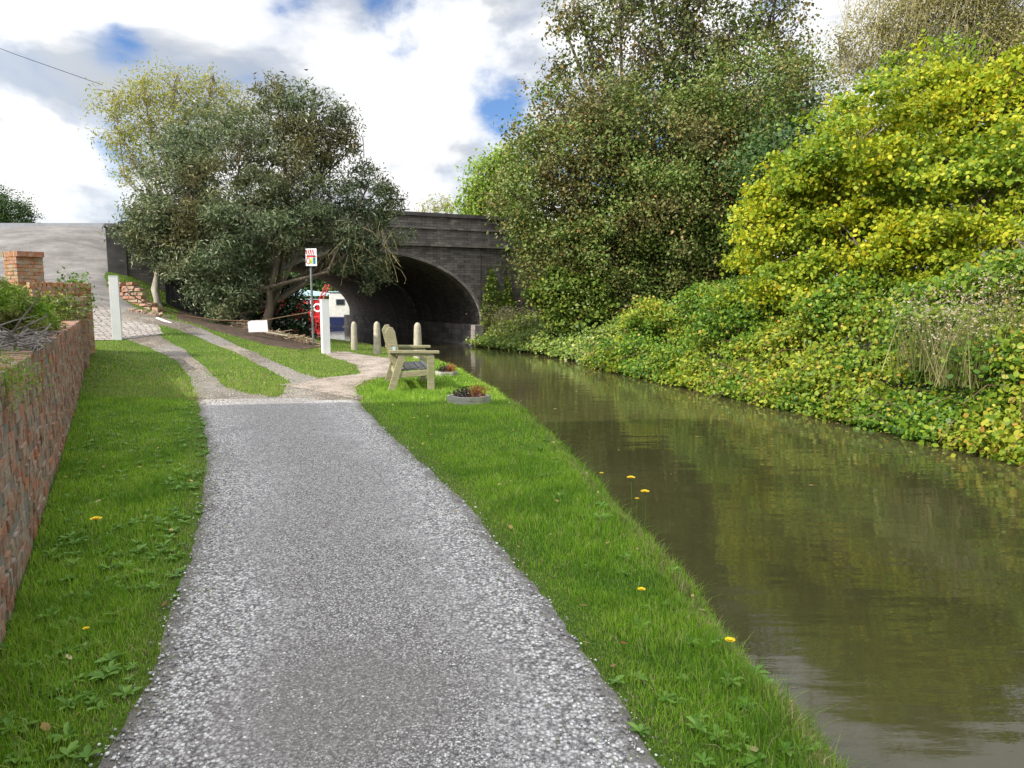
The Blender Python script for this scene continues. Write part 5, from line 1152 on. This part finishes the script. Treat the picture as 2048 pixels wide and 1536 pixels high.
# ------------------------------------------------------------------ wire, lamp, bird, house
a = P(-150, 40, 30); b = P(205, 170, 30.5); m = MB(); m.tube([a, (a+b)/2-UP*.05, b], .012, 5); o = m.build('overhead_cable', M['black_wood'], None, base=a); tag(o, 'thin black overhead cable crossing the sky at upper left', 'cable')
q = P(1178, 600, 42); lt = P(1178, 68, 42); lp = empty('street_lamp', (q[0], q[1], STR), 'grey street lamp on the bridge partly hidden by the maple', 'street lamp')
m = MB(); m.tube([np.array([q[0], q[1], STR]), np.array([q[0], q[1], lt[2]-.4]), np.array([q[0], q[1], lt[2]])], [.09, .06, .05], 8); m.build('pole', M['steel'], lp, smooth=True)
m = MB(); m.box((q[0]-.25, q[1], lt[2]+.03), (.75, .28, .12)); m.build('lamp_head', M['steel'], lp, bevel=.04)
q = P(612, 140, 45); m = MB(); m.v = [tuple(q+np.array(v)) for v in ((-.16, 0, .05), (0, .04, .0), (.16, 0, .05), (0, -.10, .02), (0, .16, 0), (0, 0, -.04))]; m.f = [(0, 3, 1), (3, 2, 1), (1, 4, 5), (3, 1, 5), (0, 1, 4), (1, 2, 4)]; m.uv = [[(0, 0)]*3]*6
o = m.build('bird', M['black_wood'], None, base=q); tag(o, 'tiny dark bird flying high in the clouds', 'bird')
# houses out of frame to the left, whose shadow falls over the near towpath
def house(c0, c1, depth, he, label):
    c0 = np.array([*c0, 0.]); c1 = np.array([*c1, 0.]); d = unit(c1-c0); L = np.linalg.norm(c1-c0); n_ = np.cross(d, UP)
    root = empty('brick_house', (c0+c1)/2, label, 'house')
    cc = (c0+c1)/2+n_*depth/2; m = MB(); m.box(cc+UP*he/2, (L, depth, he), (d, n_, UP)); w_ = m.build('wall', M['house_brick'], root)
    m = MB(); m.prism([(-depth/2-.15, he+.003), (depth/2+.15, he+.003), (0, he+1.5)], cc-d*(L/2+.1), n_, UP, d, L+.2); m.build('roof', M['slate'], root)
    for side in (0, 1):
        for fl in (1.0, 3.8, 6.2):
            for k in range(int(L//2.6)):
                p_ = c0+d*(1.3+2.6*k)+n_*(depth if side else 0)+UP*(fl+.6)
                if fl+1.2 > he: continue
                m = MB(); m.box(p_, (1.1, .10, 1.3), (d, n_, UP)); f_ = m.build('window', M['white'], root); m = MB(); m.box(p_, (.94, .13, 1.14), (d, n_, UP)); m.build('pane', M['glass'], f_)
def m_housebrick():
    t = NT('house_brick'); co = t.coord('UV'); b = t.n('ShaderNodeTexBrick', Scale=1.0); b.inputs['Brick Width'].default_value = .225; b.inputs['Row Height'].default_value = .075; b.inputs['Mortar Size'].default_value = .008
    b.inputs['Color1'].default_value = (.30, .13, .08, 1); b.inputs['Color2'].default_value = (.22, .10, .07, 1); b.inputs['Mortar'].default_value = (.3, .28, .25, 1); t.l(co, b.inputs['Vector']); return t.done(t.surf(b.outputs['Color'], .9))
M['house_brick'] = m_housebrick()
# sun
SUN = unit((-.85, -.53, 0)); EL_ = math.radians(38); k = 1/math.tan(EL_)
off = np.array([.85, .53])/math.hypot(.85, .53)*k*8.0
def src(p): return np.array(p)-off
e0 = G(400, 815)[:2]; e1 = G(980, 803)[:2]; dd = (e1-e0)/np.linalg.norm(e1-e0)
A0 = src(e0); A1 = src(e0+dd*7.2)
house(A0, A1, 9.0, 8.0, 'red brick house left of the towpath behind the camera')
B1 = A0+unit2(np.array([-.596, .803]))*11 if False else A0+np.array([-.60, .80])*11
A0b = A0+np.array([-.60, .80])*.15-dd*.1
house(B1, A0b, 7.0, 8.0, 'long red brick house set back behind the planting bed')

sl = bpy.data.lights.new('sun', 'SUN'); sl.energy = 4.9; sl.angle = math.radians(.5); sl.color = (1, .92, .79); so = bpy.data.objects.new('sun', sl); COL.objects.link(so)
sv = Vector((SUN[0]*math.cos(EL_), SUN[1]*math.cos(EL_), math.sin(EL_))); so.rotation_euler = sv.to_track_quat('Z', 'Y').to_euler(); so.location = (0, 0, 30)

# ------------------------------------------------------------------ sky
world = bpy.data.worlds.new('World'); sc.world = world; world.use_nodes = True; nt = world.node_tree; nt.nodes.clear()
class WN(NT):
    def __init__(s): s.nt = nt
W = WN(); out = W.n('ShaderNodeOutputWorld'); bg = W.n('ShaderNodeBackground')
sky = W.n('ShaderNodeTexSky'); sky.sky_type = 'NISHITA'; sky.sun_disc = False; sky.sun_elevation = EL_; sky.sun_rotation = math.atan2(SUN[0], SUN[1]); sky.air_density = 1.0; sky.dust_density = .6; sky.ozone_density = 2.0
tc = W.n('ShaderNodeTexCoord').outputs['Generated']
def vm(op, a, b=None, out_=0):
    x = W.n('ShaderNodeVectorMath', _operation=op)
    for i, v in ((0, a), (1, b)):
        if v is None: continue
        if isinstance(v, tuple): x.inputs[i].default_value = v
        else: W.l(v, x.inputs[i])
    return x.outputs[out_]
def cloudn(vec):
    mp = W.n('ShaderNodeMapping'); mp.inputs['Scale'].default_value = (2.3, 2.3, 4.6); mp.inputs['Location'].default_value = (3.7, 1.2, .55); W.l(vec, mp.inputs['Vector'])
    x = W.n('ShaderNodeTexNoise', Scale=1.35, Detail=9, Roughness=.54); x.inputs['Distortion'].default_value = .25; W.l(mp.outputs[0], x.inputs['Vector']); return x.outputs['Fac']
n0 = cloudn(tc); n1 = cloudn(vm('ADD', tc, (-.035, -.02, .075)))
# bright blue openings, given as directions
gap = None
for (px, py, r_, s_) in ((232, 50, .055, .20), (560, 20, .075, .18), (235, 330, .08, .13), (980, 225, .075, .14), (900, 360, .09, .11), (130, 430, .12, .07), (20, 15, .05, .1), (1560, 40, .08, .12), (340, 20, .07, .06)):
    d = unit(ray(px, py)); ds = vm('DISTANCE', tc, tuple(d), 1); g_ = W.math('MULTIPLY', W.math('SUBTRACT', 1.0, W.math('DIVIDE', ds, r_), True), s_); gap = g_ if gap is None else W.math('MAXIMUM', gap, g_)
dens = W.math('SUBTRACT', n0, gap)
cov = W.ramp(dens, [(.37, (0, 0, 0)), (.44, (.75, .75, .75)), (.52, (1, 1, 1))])
lit = W.math('ADD', W.math('MULTIPLY', W.math('SUBTRACT', n0, n1), 3.4), .55)
thick = W.ramp(n0, [(.46, (1, 1, 1)), (.74, (.74, .75, .77))])
cc = W.ramp(lit, [(.15, (.47, .50, .54)), (.38, (.64, .66, .69)), (.52, (.84, .85, .86)), (.72, (1.0, .99, .975))])
cc = W.mix(.8, cc, thick, 'MULTIPLY')
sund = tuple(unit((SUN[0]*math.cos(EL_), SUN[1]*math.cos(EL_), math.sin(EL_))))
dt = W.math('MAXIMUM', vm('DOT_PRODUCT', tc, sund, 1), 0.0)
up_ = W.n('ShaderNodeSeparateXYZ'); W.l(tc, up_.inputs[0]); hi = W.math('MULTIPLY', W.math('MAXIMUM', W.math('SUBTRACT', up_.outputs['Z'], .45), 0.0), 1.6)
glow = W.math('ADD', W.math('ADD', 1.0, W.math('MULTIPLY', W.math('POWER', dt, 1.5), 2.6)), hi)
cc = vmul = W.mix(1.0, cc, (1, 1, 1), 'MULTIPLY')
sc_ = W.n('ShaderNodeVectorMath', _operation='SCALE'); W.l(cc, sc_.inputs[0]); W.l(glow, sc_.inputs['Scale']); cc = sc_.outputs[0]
skyc = W.mix(1.0, sky.outputs[0], (.085, .105, .135), 'MULTIPLY')
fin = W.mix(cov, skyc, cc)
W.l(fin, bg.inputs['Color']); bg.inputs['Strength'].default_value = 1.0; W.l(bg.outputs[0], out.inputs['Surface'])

for ob in sc.objects:
    if '_b' in ob: del ob['_b']
sc.view_settings.view_transform = 'Standard'; sc.view_settings.look = 'None'; sc.view_settings.exposure = 0.32; sc.view_settings.gamma = 1.0
try:
    sc.cycles.use_denoising = True; sc.cycles.max_bounces = 4; sc.cycles.diffuse_bounces = 3; sc.cycles.glossy_bounces = 2; sc.cycles.transmission_bounces = 3; sc.cycles.transparent_max_bounces = 4
except Exception: pass
